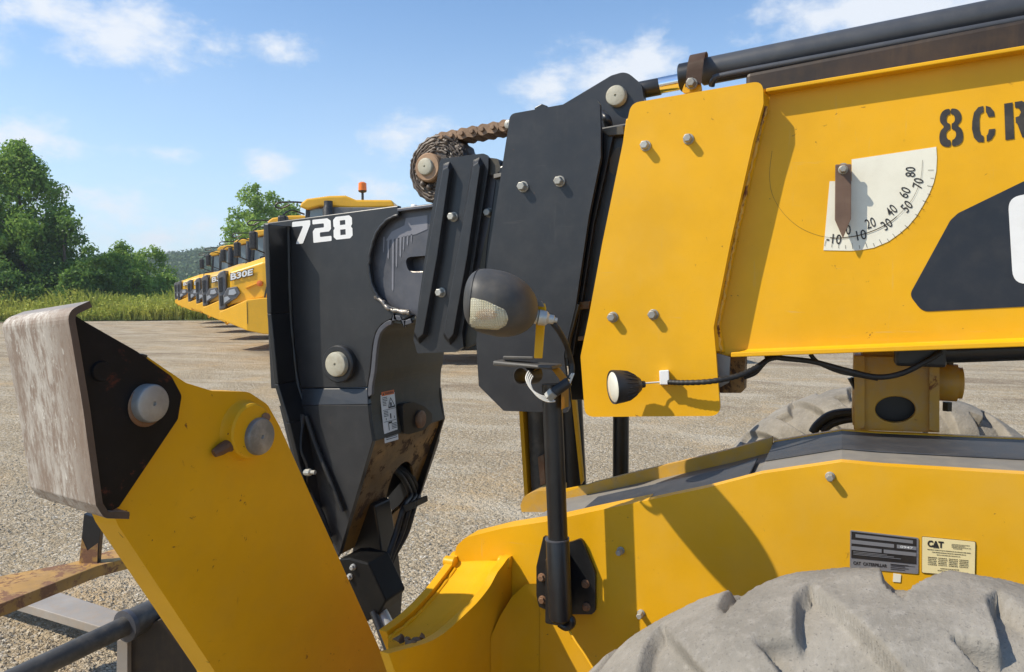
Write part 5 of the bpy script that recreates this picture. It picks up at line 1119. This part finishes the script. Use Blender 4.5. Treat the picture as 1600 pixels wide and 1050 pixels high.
# arm plate, clamp ring, bracket up to the lamp
YL = YCh-.115; YLa = YCh-.30  # lamp set well forward so that its shadow lands on the chassis
bm = bmesh.new(); 
ap = [P(775, 565, 'y', YL), P(872, 572, 'y', YL)]
add_hexa(bm, [ap[0]+Vector((0, -.02, -.008)), ap[1]+Vector((0, -.04, -.005)), ap[1]+Vector((0, .03, -.005)), ap[0]+Vector((0, .02, -.008)), ap[0]+Vector((0, -.02, .004)), ap[1]+Vector((0, -.04, .003)), ap[1]+Vector((0, .03, .003)), ap[0]+Vector((0, .02, .004))]); obj('lamp_arm', bm, M['shaft'], PO, bevel=.004)
bm = bmesh.new(); add_hexa(bm, [P(786, 561, 'y', YL-.018), P(833, 562, 'y', YL-.018), P(833, 562, 'y', YL+.018), P(786, 561, 'y', YL+.018), P(786, 556, 'y', YL-.018), P(833, 557, 'y', YL-.018), P(833, 557, 'y', YL+.018), P(786, 556, 'y', YL+.018)]); obj('arm_shim', bm, M['shaft'], PO, bevel=.002)
bm = bmesh.new(); add_lathe(bm, P(814, 588, 'y', YL-.03), Vector((.15, 1, 0)), [(0, .019), (0, .023), (.06, .023), (.06, .019), (0, .019)], 30, False); obj('cross_tube', bm, M['blackmat'], PO, smooth=35)
bm = bmesh.new(); cc = P(850, 600, 'y', YL); ar_ = smooth_px([P(x, y, 'y', YL-.012) for x, y in ((829, 592), (832, 581), (842, 574), (857, 574), (868, 585), (876, 600), (877, 640))], 6)
for sgn in (0,):
    a1 = [bm.verts.new(p) for p in ar_]; b1 = [bm.verts.new(p+Vector((0, .05, 0))) for p in ar_]
    for k in range(len(ar_)-1): bm.faces.new((a1[k], a1[k+1], b1[k+1], b1[k]))
bmesh.ops.solidify(bm, geom=bm.faces[:], thickness=.008); obj('post_clamp', bm, M['yellow_dirty'], PO, bevel=.001)
plate('lamp_bracket', [(839, 476), (851, 474), (853, 482), (847, 560), (834, 560)], 'y', YLa+.06, .004, M['yellow'], PO)
plate('bracket_tab', round_poly([(840, 478), (841, 470), (846, 470), (851, 480)], 2), 'y', YLa+.057, .003, M['deckgrey'], PO)
# lamp body: rounded hooded housing pointing left, clear lens in its front half
LC = P(784, 478, 'y', YLa); sx = wlen(784, 478, 'y', YLa, 1.0)
def shell_pt(a, b, k=1.0):
    """superellipsoid: a around, b from pole to pole"""
    def sp(v, e): return math.copysign(abs(v)**e, v)
    return a, b
exx, exz = RIGHT*.97+FH*.0, Vector((0, 0, 1)); exx = (RIGHT*math.cos(.12)-FH*math.sin(.12)).normalized(); exy = Vector((0, 0, 1)).cross(exx)
tilt = R_(8); Ux = exx*math.cos(tilt)-exz*math.sin(tilt)*.6; Ux.normalize(); Uz = exy.cross(Ux)*-1
Uz = Ux.cross(exy); Uz = Uz if Uz.z > 0 else -Uz
DY = 78  # lamp depth stretched so that its shadow draws out into a band
def lamp_surf(u, v, k=1.0):
    """u: 0 nose (left) .. 1 tail (right); v angle round the axis"""
    x = (u-.5)*2; w = (max(0, 1-abs(x)**2.6))**.5 if x > 0 else (max(0, 1-abs(x)**4.2))**.42
    w *= 1-.16*max(0, x); cv, sv = math.cos(v), math.sin(v); e = .82
    return LC+Ux*(x*57*sx*k)+exy*(math.copysign(abs(cv)**e, cv)*w*DY*sx*k)+Uz*(math.copysign(abs(sv)**e, sv)*w*51*sx*k+ (3-6*x)*sx)
bm = bmesh.new(); nu, nv = 40, 48; g = []
for i in range(nu+1):
    t = i/nu; t = .5-.5*math.cos(math.pi*t); g.append([bm.verts.new(lamp_surf(t, 2*math.pi*j/nv)) for j in range(nv)])
for i in range(nu):
    for j in range(nv): bm.faces.new((g[i][j], g[i][(j+1) % nv], g[i+1][(j+1) % nv], g[i+1][j]))
bmesh.ops.remove_doubles(bm, verts=bm.verts, dist=.0002)
LA = obj('turn_lamp', bm, M['lampshell'], PO, smooth=60)
cam_local = CAM
def on_lamp(px, py, k):
    """first hit of the pixel's ray on the lamp's shell, grown by k (coarse march)"""
    r = ray(px, py).normalized(); best = None; t0 = (LC-CAM).length-.22
    o = CAM-LC
    for s in range(600):
        p = CAM+r*(t0+s*.0005); q = p-LC; x = q.dot(Ux)/(57*sx*k); 
        if abs(x) >= 1: continue
        w = (max(0, 1-abs(x)**2.6))**.5 if x > 0 else (max(0, 1-abs(x)**4.2))**.42
        w *= 1-.16*max(0, x); y_ = q.dot(exy)/(DY*sx*k*w+1e-9); z_ = (q.dot(Uz)-(3-6*x)*sx)/(51*sx*k*w+1e-9)
        if abs(y_)**(2/.82)+abs(z_)**(2/.82) <= 1: return p
    return None
def lamp_patch(outl, k, name, mat, step=1.5, parent=None, th=None):
    xs = [p[0] for p in outl]; ys = [p[1] for p in outl]; bm = bmesh.new(); grid = {}
    cxp, cyp = sum(xs)/len(xs), sum(ys)/len(ys); rings = 12; R = []
    ctr = on_lamp(cxp, cyp, k)
    for q in range(1, rings+1):
        f = q/rings; kk = k if q < rings else k-.035; row = []
        for (x, y) in outl:
            p = on_lamp(cxp+(x-cxp)*f, cyp+(y-cyp)*f, kk if kk > .99 else .995)
            row.append(bm.verts.new(p) if p is not None else None)
        R.append(row)
    m = len(outl); cv = bm.verts.new(ctr)
    def face(vs):
        if all(v is not None for v in vs): bm.faces.new(vs)
    for j in range(m):
        face((cv, R[0][j], R[0][(j+1) % m]))
        for q in range(rings-1): face((R[q][j], R[q+1][j], R[q+1][(j+1) % m], R[q][(j+1) % m]))
    bm.verts.ensure_lookup_table(); bmesh.ops.delete(bm, geom=[v for v in bm.verts if not v.link_faces], context='VERTS')
    return obj(name, bm, mat, parent, smooth=50)
def dense(pts, n=10):
    out = []
    for i in range(len(pts)):
        a, b = Vector(pts[i]), Vector(pts[(i+1) % len(pts)])
        m_ = max(1, int((b-a).length/2)); out += [tuple(a.lerp(b, k/m_)) for k in range(m_)]
    return out
lens_o = dense(round_poly([(735, 464), (760, 470), (790, 484), (795, 498), (791, 509), (777, 516), (733, 513)], [4, 8, 10, 8, 8, 10, 4], 5))
lamp_patch(lens_o, 1.03, 'lamp_lens', M['lens'], parent=LA)
lamp_patch(dense(circ_px(760, 492, 18, 9, 20)), 1.014, 'amber_bulb', M['amber'], parent=LA)
lamp_patch(dense([(738, 467), (760, 473), (788, 487), (792, 498), (788, 507), (776, 513), (736, 510)]), 1.006, 'lamp_reflector', M['cream'], parent=LA)
bm = bmesh.new()
sb = []
for j in range(0, 25):
    v = math.pi*(-.15+1.3*j/24); sb.append(lamp_surf(.17, v, 1.004))
add_tube(bm, sb, .0012, 6); obj('lamp_seam', bm, M['blackmat'], LA, smooth=60)
bm = bmesh.new(); lip_ = smooth_px([on_lamp(x, y, 1.0) or LC for x, y in ((726, 519), (740, 523), (760, 526), (780, 523))], 6); add_tube(bm, lip_, [.004]+[.0075]*(len(lip_)-2)+[.004], 8); obj('lamp_lip', bm, M['lampshell'], LA, smooth=60)
bm = bmesh.new(); sA = P(833, 494, 'y', YLa+.05); sdir = (P(868, 500, 'y', YLa+.07)-sA).normalized()
add_lathe(bm, sA, sdir, [(0, .014), (.006, .016), (.009, .016), (.010, .013), (.012, .017), (.028, .016), (.032, .012), (.034, .010), (.044, .010), (.046, .006), (.052, .005)], 18); obj('lamp_stud', bm, M['pin'], LA, smooth=30)
cable('lamp_cable', [P(x, y, 'y', yy) for x, y, yy in ((862, 503, YLa+.07), (872, 515, YLa+.08), (884, 537, YL-.06), (892, 562, YL-.02), (894, 580, YL-.02), (889, 592, YL-.025))], .0062, M['rubber'], LA)
bm = bmesh.new(); a1, b1 = P(889, 596, 'y', YL-.03), P(862, 616, 'y', YL-.04); add_lathe(bm, a1, b1-a1, [(0, .010), (.004, .012), ((b1-a1).length, .012)], 14); obj('connector', bm, M['blackmat'], LA, smooth=35)
bm = bmesh.new(); a1, b1 = P(866, 612, 'y', YL-.042), P(857, 621, 'y', YL-.042); add_lathe(bm, a1, b1-a1, [(0, .0135), ((b1-a1).length, .0135)], 6); obj('connector_cap', bm, M['bolt'], LA, bevel=.001)
for k in range(4):
    cable('thin_wire', [P(x+k*2.2-3, y+k*2.6-3, 'y', yy) for x, y, yy in ((829, 583, YL-.03), (825, 595, YL-.045), (834, 612, YL-.05), (850, 622, YL-.05), (864, 622, YL-.045))], .0022, M['whitewire'], LA, 6)
for dx in (0, 4): cable('thin_wire', [P(890+dx, 590, 'y', YL-.028), P(894+dx*.6, 584, 'y', YL-.03), P(890, 600, 'y', YL-.032)], .0018, M['whitewire'], LA, 6)
# ---- work light on the boom end plate
YW = 1.80
bm = bmesh.new(); w0 = P(957, 605, 'y', YW); wd = (P(1010, 600, 'y', YW+.055)-w0).normalized(); rw = wlen(960, 604, 'y', YW, 26.5)
L0 = wlen(980, 604, 'y', YW, 1.0)
add_lathe(bm, w0, wd, [(.002, rw*.90), (0, rw), (.004, rw*1.02), (14*L0, rw*.97), (26*L0, rw*.83), (38*L0, rw*.62), (46*L0, rw*.40), (48*L0, rw*.22), (54*L0, rw*.20)], 36); WL_ = obj('work_light', bm, M['blackmat'], T, smooth=35)
bm = bmesh.new(); add_lathe(bm, w0, wd, [(-.0045, .0001), (-.004, rw*.4), (-.001, rw*.8), (.003, rw*.93)], 36, False); obj('light_lens', bm, M['white_lens'], WL_, smooth=60)
bm = bmesh.new(); u_, v_ = frame_of(wd)
for k in range(20):
    t = 2*math.pi*k/20; d = u_*math.cos(t)+v_*math.sin(t); add_tube(bm, [w0+wd*(13*L0)+d*rw*.965, w0+wd*(26*L0)+d*rw*.83, w0+wd*(38*L0)+d*rw*.62], [.0008, .0030, .0012], 6)
obj('cooling_fins', bm, M['blackmat'], WL_, smooth=50)
cable('light_stem', [P(1005, 599, 'y', YW+.055), P(1018, 598, 'y', YW+.065), P(1032, 597, 'y', YW+.07)], .0022, M['whitewire'], WL_)
bm = bmesh.new(); cA = P(1031, 590, 'y', YW+.07); add_hexa(bm, [P(1031, 601, 'y', YW+.062), P(1046, 601, 'y', YW+.062), P(1046, 601, 'y', YP), P(1031, 601, 'y', YP), P(1030, 579, 'y', YW+.062), P(1045, 578, 'y', YW+.062), P(1045, 578, 'y', YP), P(1030, 579, 'y', YP)]); obj('cable_clip', bm, M['white'], WL_, bevel=.002)
loom = [P(x, y, 'y', yy) for x, y, yy in ((1044, 597, YW+.065), (1070, 598, YW+.06), (1110, 596, YW+.06), (1150, 588, YW+.09), (1180, 575, 1.93), (1200, 562, 1.97), (1215, 558, 2.0))]
bm = bmesh.new(); lm = smooth_px(loom, 14); add_tube(bm, lm, [.0068*(1+.10*math.sin(i*2.1)) for i in range(len(lm))], 8); obj('wiring_loom', bm, M['rubber'], WL_, smooth=60)
cable('wiring_loom', [P(x, y, 'y', yy) for x, y, yy in ((1163, 590, 1.99), (1180, 583, 1.98), (1192, 570, 1.97), (1204, 558, 1.98))], .0055, M['rubber'], OB)
cable('wiring_loom', [P(x, y, 'y', yy) for x, y, yy in ((1196, 556, 1.98), (1225, 560, 2.0), (1270, 565, 2.0), (1320, 578, 2.0), (1370, 589, 2.0), (1410, 583, 2.0), (1448, 564, 2.0), (1470, 550, 2.02))], .0068, M['rubber'], OB)
cable('wiring_loom', [P(x, y, 'y', yy) for x, y, yy in ((1266, 553, 2.01), (1278, 566, 2.01), (1310, 580, 2.01), (1340, 586, 2.01), (1372, 592, 2.01))], .0055, M['rubber'], OB)
# lift cylinder seen under the boom
bm = bmesh.new(); l0, l1 = P(1405, 553, 'y', 2.06), P(1600, 545, 'y', 2.06); add_lathe(bm, l0, l1-l0, [(0, .02), (.004, .03), (.06, .03), (.07, .027), (1.6, .03)], 28); LCY = obj('lift_cylinder', bm, M['black'], T, smooth=40)
bm = bmesh.new(); add_box(bm, (l0.x-.01, 2.03, l0.z-.028), (l0.x+.10, 2.10, l0.z+.03)); obj('cylinder_head', bm, M['black'], LCY, bevel=.008)
# ---- pivot box on the far side of the deck
YX = 2.2
bm = bmesh.new(); BX = [(1334, 556), (1334, 672), (1468, 676), (1468, 558)]
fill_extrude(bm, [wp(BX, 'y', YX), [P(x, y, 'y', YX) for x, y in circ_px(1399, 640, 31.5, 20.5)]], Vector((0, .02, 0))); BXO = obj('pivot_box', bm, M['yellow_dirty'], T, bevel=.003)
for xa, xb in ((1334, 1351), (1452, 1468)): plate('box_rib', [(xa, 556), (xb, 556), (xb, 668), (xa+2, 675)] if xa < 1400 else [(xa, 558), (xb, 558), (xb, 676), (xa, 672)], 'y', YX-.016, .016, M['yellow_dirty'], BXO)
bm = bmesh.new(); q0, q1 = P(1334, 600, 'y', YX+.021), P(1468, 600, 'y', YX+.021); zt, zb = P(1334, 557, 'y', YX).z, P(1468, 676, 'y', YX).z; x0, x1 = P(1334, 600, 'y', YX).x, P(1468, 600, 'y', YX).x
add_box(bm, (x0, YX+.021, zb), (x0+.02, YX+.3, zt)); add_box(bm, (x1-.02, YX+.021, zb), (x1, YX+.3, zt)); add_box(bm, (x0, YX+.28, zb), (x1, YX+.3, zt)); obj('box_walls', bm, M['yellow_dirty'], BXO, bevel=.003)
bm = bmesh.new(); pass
bm.free(); bm = bmesh.new(); add_box(bm, (x0+.022, YX+.06, zb), (x1-.022, YX+.07, zt-.03)); obj('box_inside', bm, M['black'], BXO)  # black sheet added behind the hole so the box looks shaded inside
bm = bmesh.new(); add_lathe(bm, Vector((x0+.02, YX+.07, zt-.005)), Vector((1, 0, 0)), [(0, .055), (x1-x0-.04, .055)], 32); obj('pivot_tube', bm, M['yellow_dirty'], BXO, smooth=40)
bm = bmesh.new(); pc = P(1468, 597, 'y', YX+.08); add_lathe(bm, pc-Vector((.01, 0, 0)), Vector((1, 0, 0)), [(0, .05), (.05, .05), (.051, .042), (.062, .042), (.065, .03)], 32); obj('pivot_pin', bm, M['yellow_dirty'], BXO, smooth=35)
for dz in (.055, -.065):
    bm = bmesh.new(); add_lathe(bm, pc+Vector((.02, 0, dz-.012)), Vector((0, 0, 1)), [(0, .012), (.024, .012)], 6); obj('bolt', bm, M['olive'], BXO)
bm = bmesh.new(); add_tube(bm, [P(1330, 590, 'y', YX), P(1334, 604, 'y', YX), P(1336, 590, 'y', YX)], .01, 8); obj('box_fitting', bm, M['black'], BXO, smooth=50)
cable('hydraulic_hose', [P(x, y, 'y', 2.45) for x, y in ((1270, 676), (1278, 664), (1296, 650), (1320, 645), (1350, 645))], .014, M['rubber'], BXO)
cable('hydraulic_hose', [P(x, y, 'y', 2.45) for x, y in ((1284, 674), (1300, 662), (1325, 655), (1352, 655))], .012, M['rubber'], BXO)
# ---- far outrigger cylinder bay and far mirror post (between boom head and chassis)
YB2 = 2.62
FB = plate('far_outrigger_frame', [(808, 600), (814, 600), (826, 790), (820, 792)], 'y', YB2-.04, .25, M['yellow'], T)
plate('frame_side', [(890, 600), (897, 600), (911, 752), (907, 758)], 'y', YB2-.04, .02, M['yellow'], FB)
plate('frame_back', [(812, 600), (893, 600), (907, 760), (822, 790)], 'y', YB2+.1, .02, M['black'], FB)
bm = bmesh.new(); add_tube(bm, [P(836, 600, 'y', YB2), P(845, 775, 'y', YB2)], .035, 24); obj('frame_cylinder', bm, M['shaft'], FB, smooth=40)
bm = bmesh.new(); add_tube(bm, [P(890, 600, 'y', YB2+.02), P(898, 760, 'y', YB2+.02)], .045, 20); obj('frame_tube', bm, M['black'], FB, smooth=40)
plate('rusty_stop', [(840, 714), (849, 710), (852, 757), (844, 758)], 'y', YB2-.045, .02, M['boltrust'], FB)
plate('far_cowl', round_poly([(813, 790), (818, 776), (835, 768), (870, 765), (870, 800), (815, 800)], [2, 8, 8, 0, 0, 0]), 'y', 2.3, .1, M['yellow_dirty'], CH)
bm = bmesh.new(); f0, f1 = P(970, 600, 'y', 2.75), P(970, 745, 'y', 2.75); add_tube(bm, [f0+Vector((0, 0, .4)), f1+Vector((0, 0, -.2))], wlen(970, 700, 'y', 2.75, 12.5), 24); obj('far_mirror_post', bm, M['black'], T, smooth=40)
bpy.data.objects['far_mirror_post'].name = 'mirror_post'
# ---- wheels
def tyre_mesh(Rr, wd, rim_r, nlug=17, seed=1):
    nth, nph = 1440, 140; rc = (Rr+rim_r)/2; hh = (Rr-rim_r)/2; hw = wd/2
    th = np.linspace(0, 2*np.pi, nth, endpoint=False)[:, None]; ph = np.radians(np.linspace(214, -34, nph))[None, :]
    c, s = np.cos(ph), np.sin(ph); e = .78
    yb = np.sign(c)*np.abs(c)**e*hw; rb = rc+np.sign(s)*np.abs(s)**e*hh
    # profile normal
    dy = np.gradient(yb[0]); dr = np.gradient(rb[0]); ln_ = np.hypot(dy, dr)+1e-9; ny, nr = -dr/ln_, dy/ln_
    if nr[nph//2] < 0: ny, nr = -ny, -nr
    arc = np.concatenate([[0], np.cumsum(np.hypot(np.diff(yb[0]), np.diff(rb[0])))]); mid = np.interp(0, yb[0], arc) if yb[0][0] < yb[0][-1] else arc[nph//2]
    s_ = ((arc-mid)/(hw*1.0))[None, :]          # -1 near shoulder .. +1 far shoulder (and past it down the walls)
    pitch = 2*np.pi/nlug
    def sm(x, a, b): t = np.clip((x-a)/(b-a), 0, 1); return t*t*(3-2*t)
    rg = np.random.default_rng(seed)
    def lugs(t, ph0, jit):
        """t: distance from the tread centre towards this shoulder"""
        sh = .52*np.clip(t+.1, 0, 2)**1.25*pitch
        d = (th-sh)/pitch+ph0; k = np.floor(d+.5); d = d-k
        jj = jit[(k.astype(int)) % nlug]
        hwid = .222-.01*np.clip(t, 0, 1)+jj*.008
        m = sm(hwid+.012-np.abs(d), 0, .034)
        return m*sm(t, -.56, -.50)*(1-sm(t, 1.28, 1.62))
    jit = rg.normal(0, 1, nlug); m1 = lugs(-s_, 0., jit); m2 = lugs(s_, .5, jit[::-1])
    wear = .002*np.sin(th*5+s_*3)+.0012*np.sin(th*23+s_*9)+.0010*np.sin(th*61-s_*17)
    fl = .013*(1-sm(np.abs(s_), .25, .75)); h = fl+np.maximum(m1, m2)*(.038-fl)+wear*.6
    h = h+rg.normal(0, .0004, h.shape)
    r = rb+h*nr[None, :]; y = yb+h*ny[None, :]
    x = r*np.sin(th); z = r*np.cos(th); y = np.broadcast_to(y, x.shape)
    co = np.stack([x, y, z], -1).reshape(-1, 3)
    i = np.arange(nth)[:, None]; j = np.arange(nph-1)[None, :]; a = i*nph+j; b = ((i+1) % nth)*nph+j
    f = np.stack([a, b, b+1, a+1], -1).reshape(-1, 4)
    me = bpy.data.meshes.new('tyre'); me.vertices.add(len(co)); me.vertices.foreach_set('co', co.ravel())
    me.loops.add(f.size); me.loops.foreach_set('vertex_index', f.ravel().astype(np.int32)); me.polygons.add(len(f)); me.polygons.foreach_set('loop_start', np.arange(0, f.size, 4, dtype=np.int32)); me.update(calc_edges=True); me.validate()
    me.polygons.foreach_set('use_smooth', [True]*len(me.polygons)); me.materials.append(M['tyre']); return me
TM = tyre_mesh(.662, .39, .36, 19)
WX = P(1420, 885, 'y', 1.03).x+.075
def wheel(x, yc, zc, rot, s):
    bm = bmesh.new(); add_lathe(bm, Vector((0, -.17*s, 0)), Vector((0, s, 0)), [(.0, .36), (.02, .345), (.06, .33), (.10, .31), (.11, .2), (.13, .12), (.10, .11), (.10, .02)], 40); w = obj('wheel', bm, M['yellow'], None, smooth=35)
    w.location = (x, yc, zc); bpy.context.view_layer.update(); w.parent = T; w.matrix_parent_inverse = T.matrix_world.inverted()
    t = bpy.data.objects.new('tyre', TM); COL.objects.link(t); t.parent = w; t.rotation_euler = (0, R_(rot), 0)
    for k in range(8):
        a1 = 2*math.pi*k/8; bm = bmesh.new(); add_lathe(bm, Vector((math.cos(a1)*.16, -.05*s, math.sin(a1)*.16)), Vector((0, -s, 0)), [(0, .016), (.03, .016), (.032, .012)], 6); o = obj('wheel_nut', bm, M['bolt'], None); o.parent = w
    return w
wheel(WX, 1.09, .662, 7, 1)
wheel(P(1385, 612, 'y', 3.17).x, 3.17, .685, 13, -1)
bm = bmesh.new(); add_tube(bm, [Vector((WX, 1.25, .685)), Vector((WX, 3.05, .685))], .11, 20); obj('axle', bm, M['black'], CH, smooth=40)
# ------------------------------------------------------------------ fork carriage hanging on the boom head
FC = empty('fork_carriage', (-2.2, 2.3, 0), 'rusty pallet fork carriage with grey fork tine, lying low behind the outrigger foot', 'fork carriage')
def slab(name, pts, z, th, mat, parent, bevel=.003):
    bm = bmesh.new(); fill_extrude(bm, [[P(x, y, 'z', z) for x, y in pts]], Vector((0, 0, -th))); return obj(name, bm, M[mat], parent, bevel=bevel)
ub = slab('upper_bar', [(-60, 951), (-60, 923), (0, 927-27), (112, 879), (205, 849), (260, 832), (275, 848), (218, 867), (153, 884), (0, 944)], .46, .055, 'rusty', FC)
slab('fork_tine', [(-30, 889), (0, 898), (36, 909), (89, 924), (194, 958), (230, 970), (210, 995), (168, 983), (40, 945), (-30, 925)], .14, .045, 'tine', FC)
bm = bmesh.new(); dpt = [P(x, y, 'z', .46) for x, y in ((125, 880), (152, 886))]; u_ = (dpt[1]-dpt[0]); hh_ = .36
def pdz(px, py, ref):     # pixel at the same distance as a reference point
    return PD(px, py, (ref-CAM).dot(FWD))
q = [pdz(124, 879, dpt[0]), pdz(152, 886, dpt[0]), pdz(158, 812, dpt[0]), pdz(131, 803, dpt[0])]; fill_extrude(bm, [q], FH*.03)
ST = obj('upright', bm, M['black'], FC, bevel=.002)
bm = bmesh.new(); q = [pdz(124, 880, dpt[0])-FH*.002, pdz(152, 886.5, dpt[0])-FH*.002, pdz(153.5, 848, dpt[0])-FH*.002, pdz(137, 860, dpt[0])-FH*.002, pdz(128, 840, dpt[0])-FH*.002]; fill_extrude(bm, [q], None); obj('rust_patch', bm, M['rusty'], ST)
bm = bmesh.new(); q = [pdz(155, 812, dpt[0]), pdz(200, 806, dpt[0]), pdz(210, 812, dpt[0]), pdz(156, 828, dpt[0])]; fill_extrude(bm, [q], FH*.03); obj('cross_rail', bm, M['black'], FC, bevel=.002)
s0, s1, s2 = P(20, 1062, 'z', .46), P(205, 974, 'z', .46), P(300, 928, 'z', .46); sd = (s2-s0).normalized(); rS = (s1-CAM).dot(FWD)/F_PX
bm = bmesh.new(); add_lathe(bm, s0-sd*.5, sd, [(0, 15*rS), ((s1-s0).dot(sd)+.5, 15*rS)], 28); SF = obj('fork_shaft', bm, M['shaft'], FC, smooth=40)
bm = bmesh.new(); add_lathe(bm, s1-sd*.02, sd, [(0, 18*rS), (0, 22.5*rS), (.02, 23*rS), (.03, 22*rS), (.6, 22*rS)], 32); obj('shaft_sleeve', bm, M['shaft'], SF, smooth=35)
bm = bmesh.new(); add_lathe(bm, s1-sd*.03, sd, [(0, 20*rS), (0, 24.5*rS), (.018, 24.5*rS), (.018, 20*rS)], 32); obj('shaft_collar', bm, M['bare'], SF, smooth=35)
bm = bmesh.new(); q = [pdz(183, 1000, s1), pdz(199, 998, s1), pdz(199, 1090, s1), pdz(181, 1090, s1)]; fill_extrude(bm, [q], FH*.25); obj('hanger_plate', bm, M['tine'], FC, bevel=.003)
bm = bmesh.new(); q = [pdz(199, 992, s1+FH*.03), pdz(262, 962, s1+FH*.03), pdz(280, 985, s1+FH*.03), pdz(360, 1100, s1+FH*.03), pdz(199, 1100, s1+FH*.03)]; fill_extrude(bm, [q], FH*.25); obj('carriage_plate', bm, M['brown'], FC, bevel=.004)  # dark brown stands in for the shade on this plate
bm = bmesh.new(); q = [pdz(262, 990, s1+FH*.12), pdz(280, 960, s1+FH*.12), pdz(330, 985, s1+FH*.12), pdz(420, 1110, s1+FH*.12), pdz(262, 1110, s1+FH*.12)]; fill_extrude(bm, [q], FH*.3); obj('carriage_plate', bm, M['black'], FC, bevel=.004)
# ------------------------------------------------------------------ air: one even box of haze round everything
bm = bmesh.new(); add_box(bm, (-640, -330, -5), (640, 700, 52)); hz_ = obj('haze', bm, [], None) if False else None
hm = bpy.data.materials.new('haze'); hm.use_nodes = True; hn = hm.node_tree; hn.nodes.remove(hn.nodes['Principled BSDF'])
pv = hn.nodes.new('ShaderNodeVolumePrincipled'); pv.inputs['Color'].default_value = (.80, .88, 1, 1); pv.inputs['Density'].default_value = .00055; pv.inputs['Anisotropy'].default_value = .2
hn.links.new(pv.outputs[0], hn.nodes['Material Output'].inputs['Volume'])
ts(obj('haze', bm, hm), 'pale haze in the air over the yard and the far hillside', 'haze', kind='stuff')
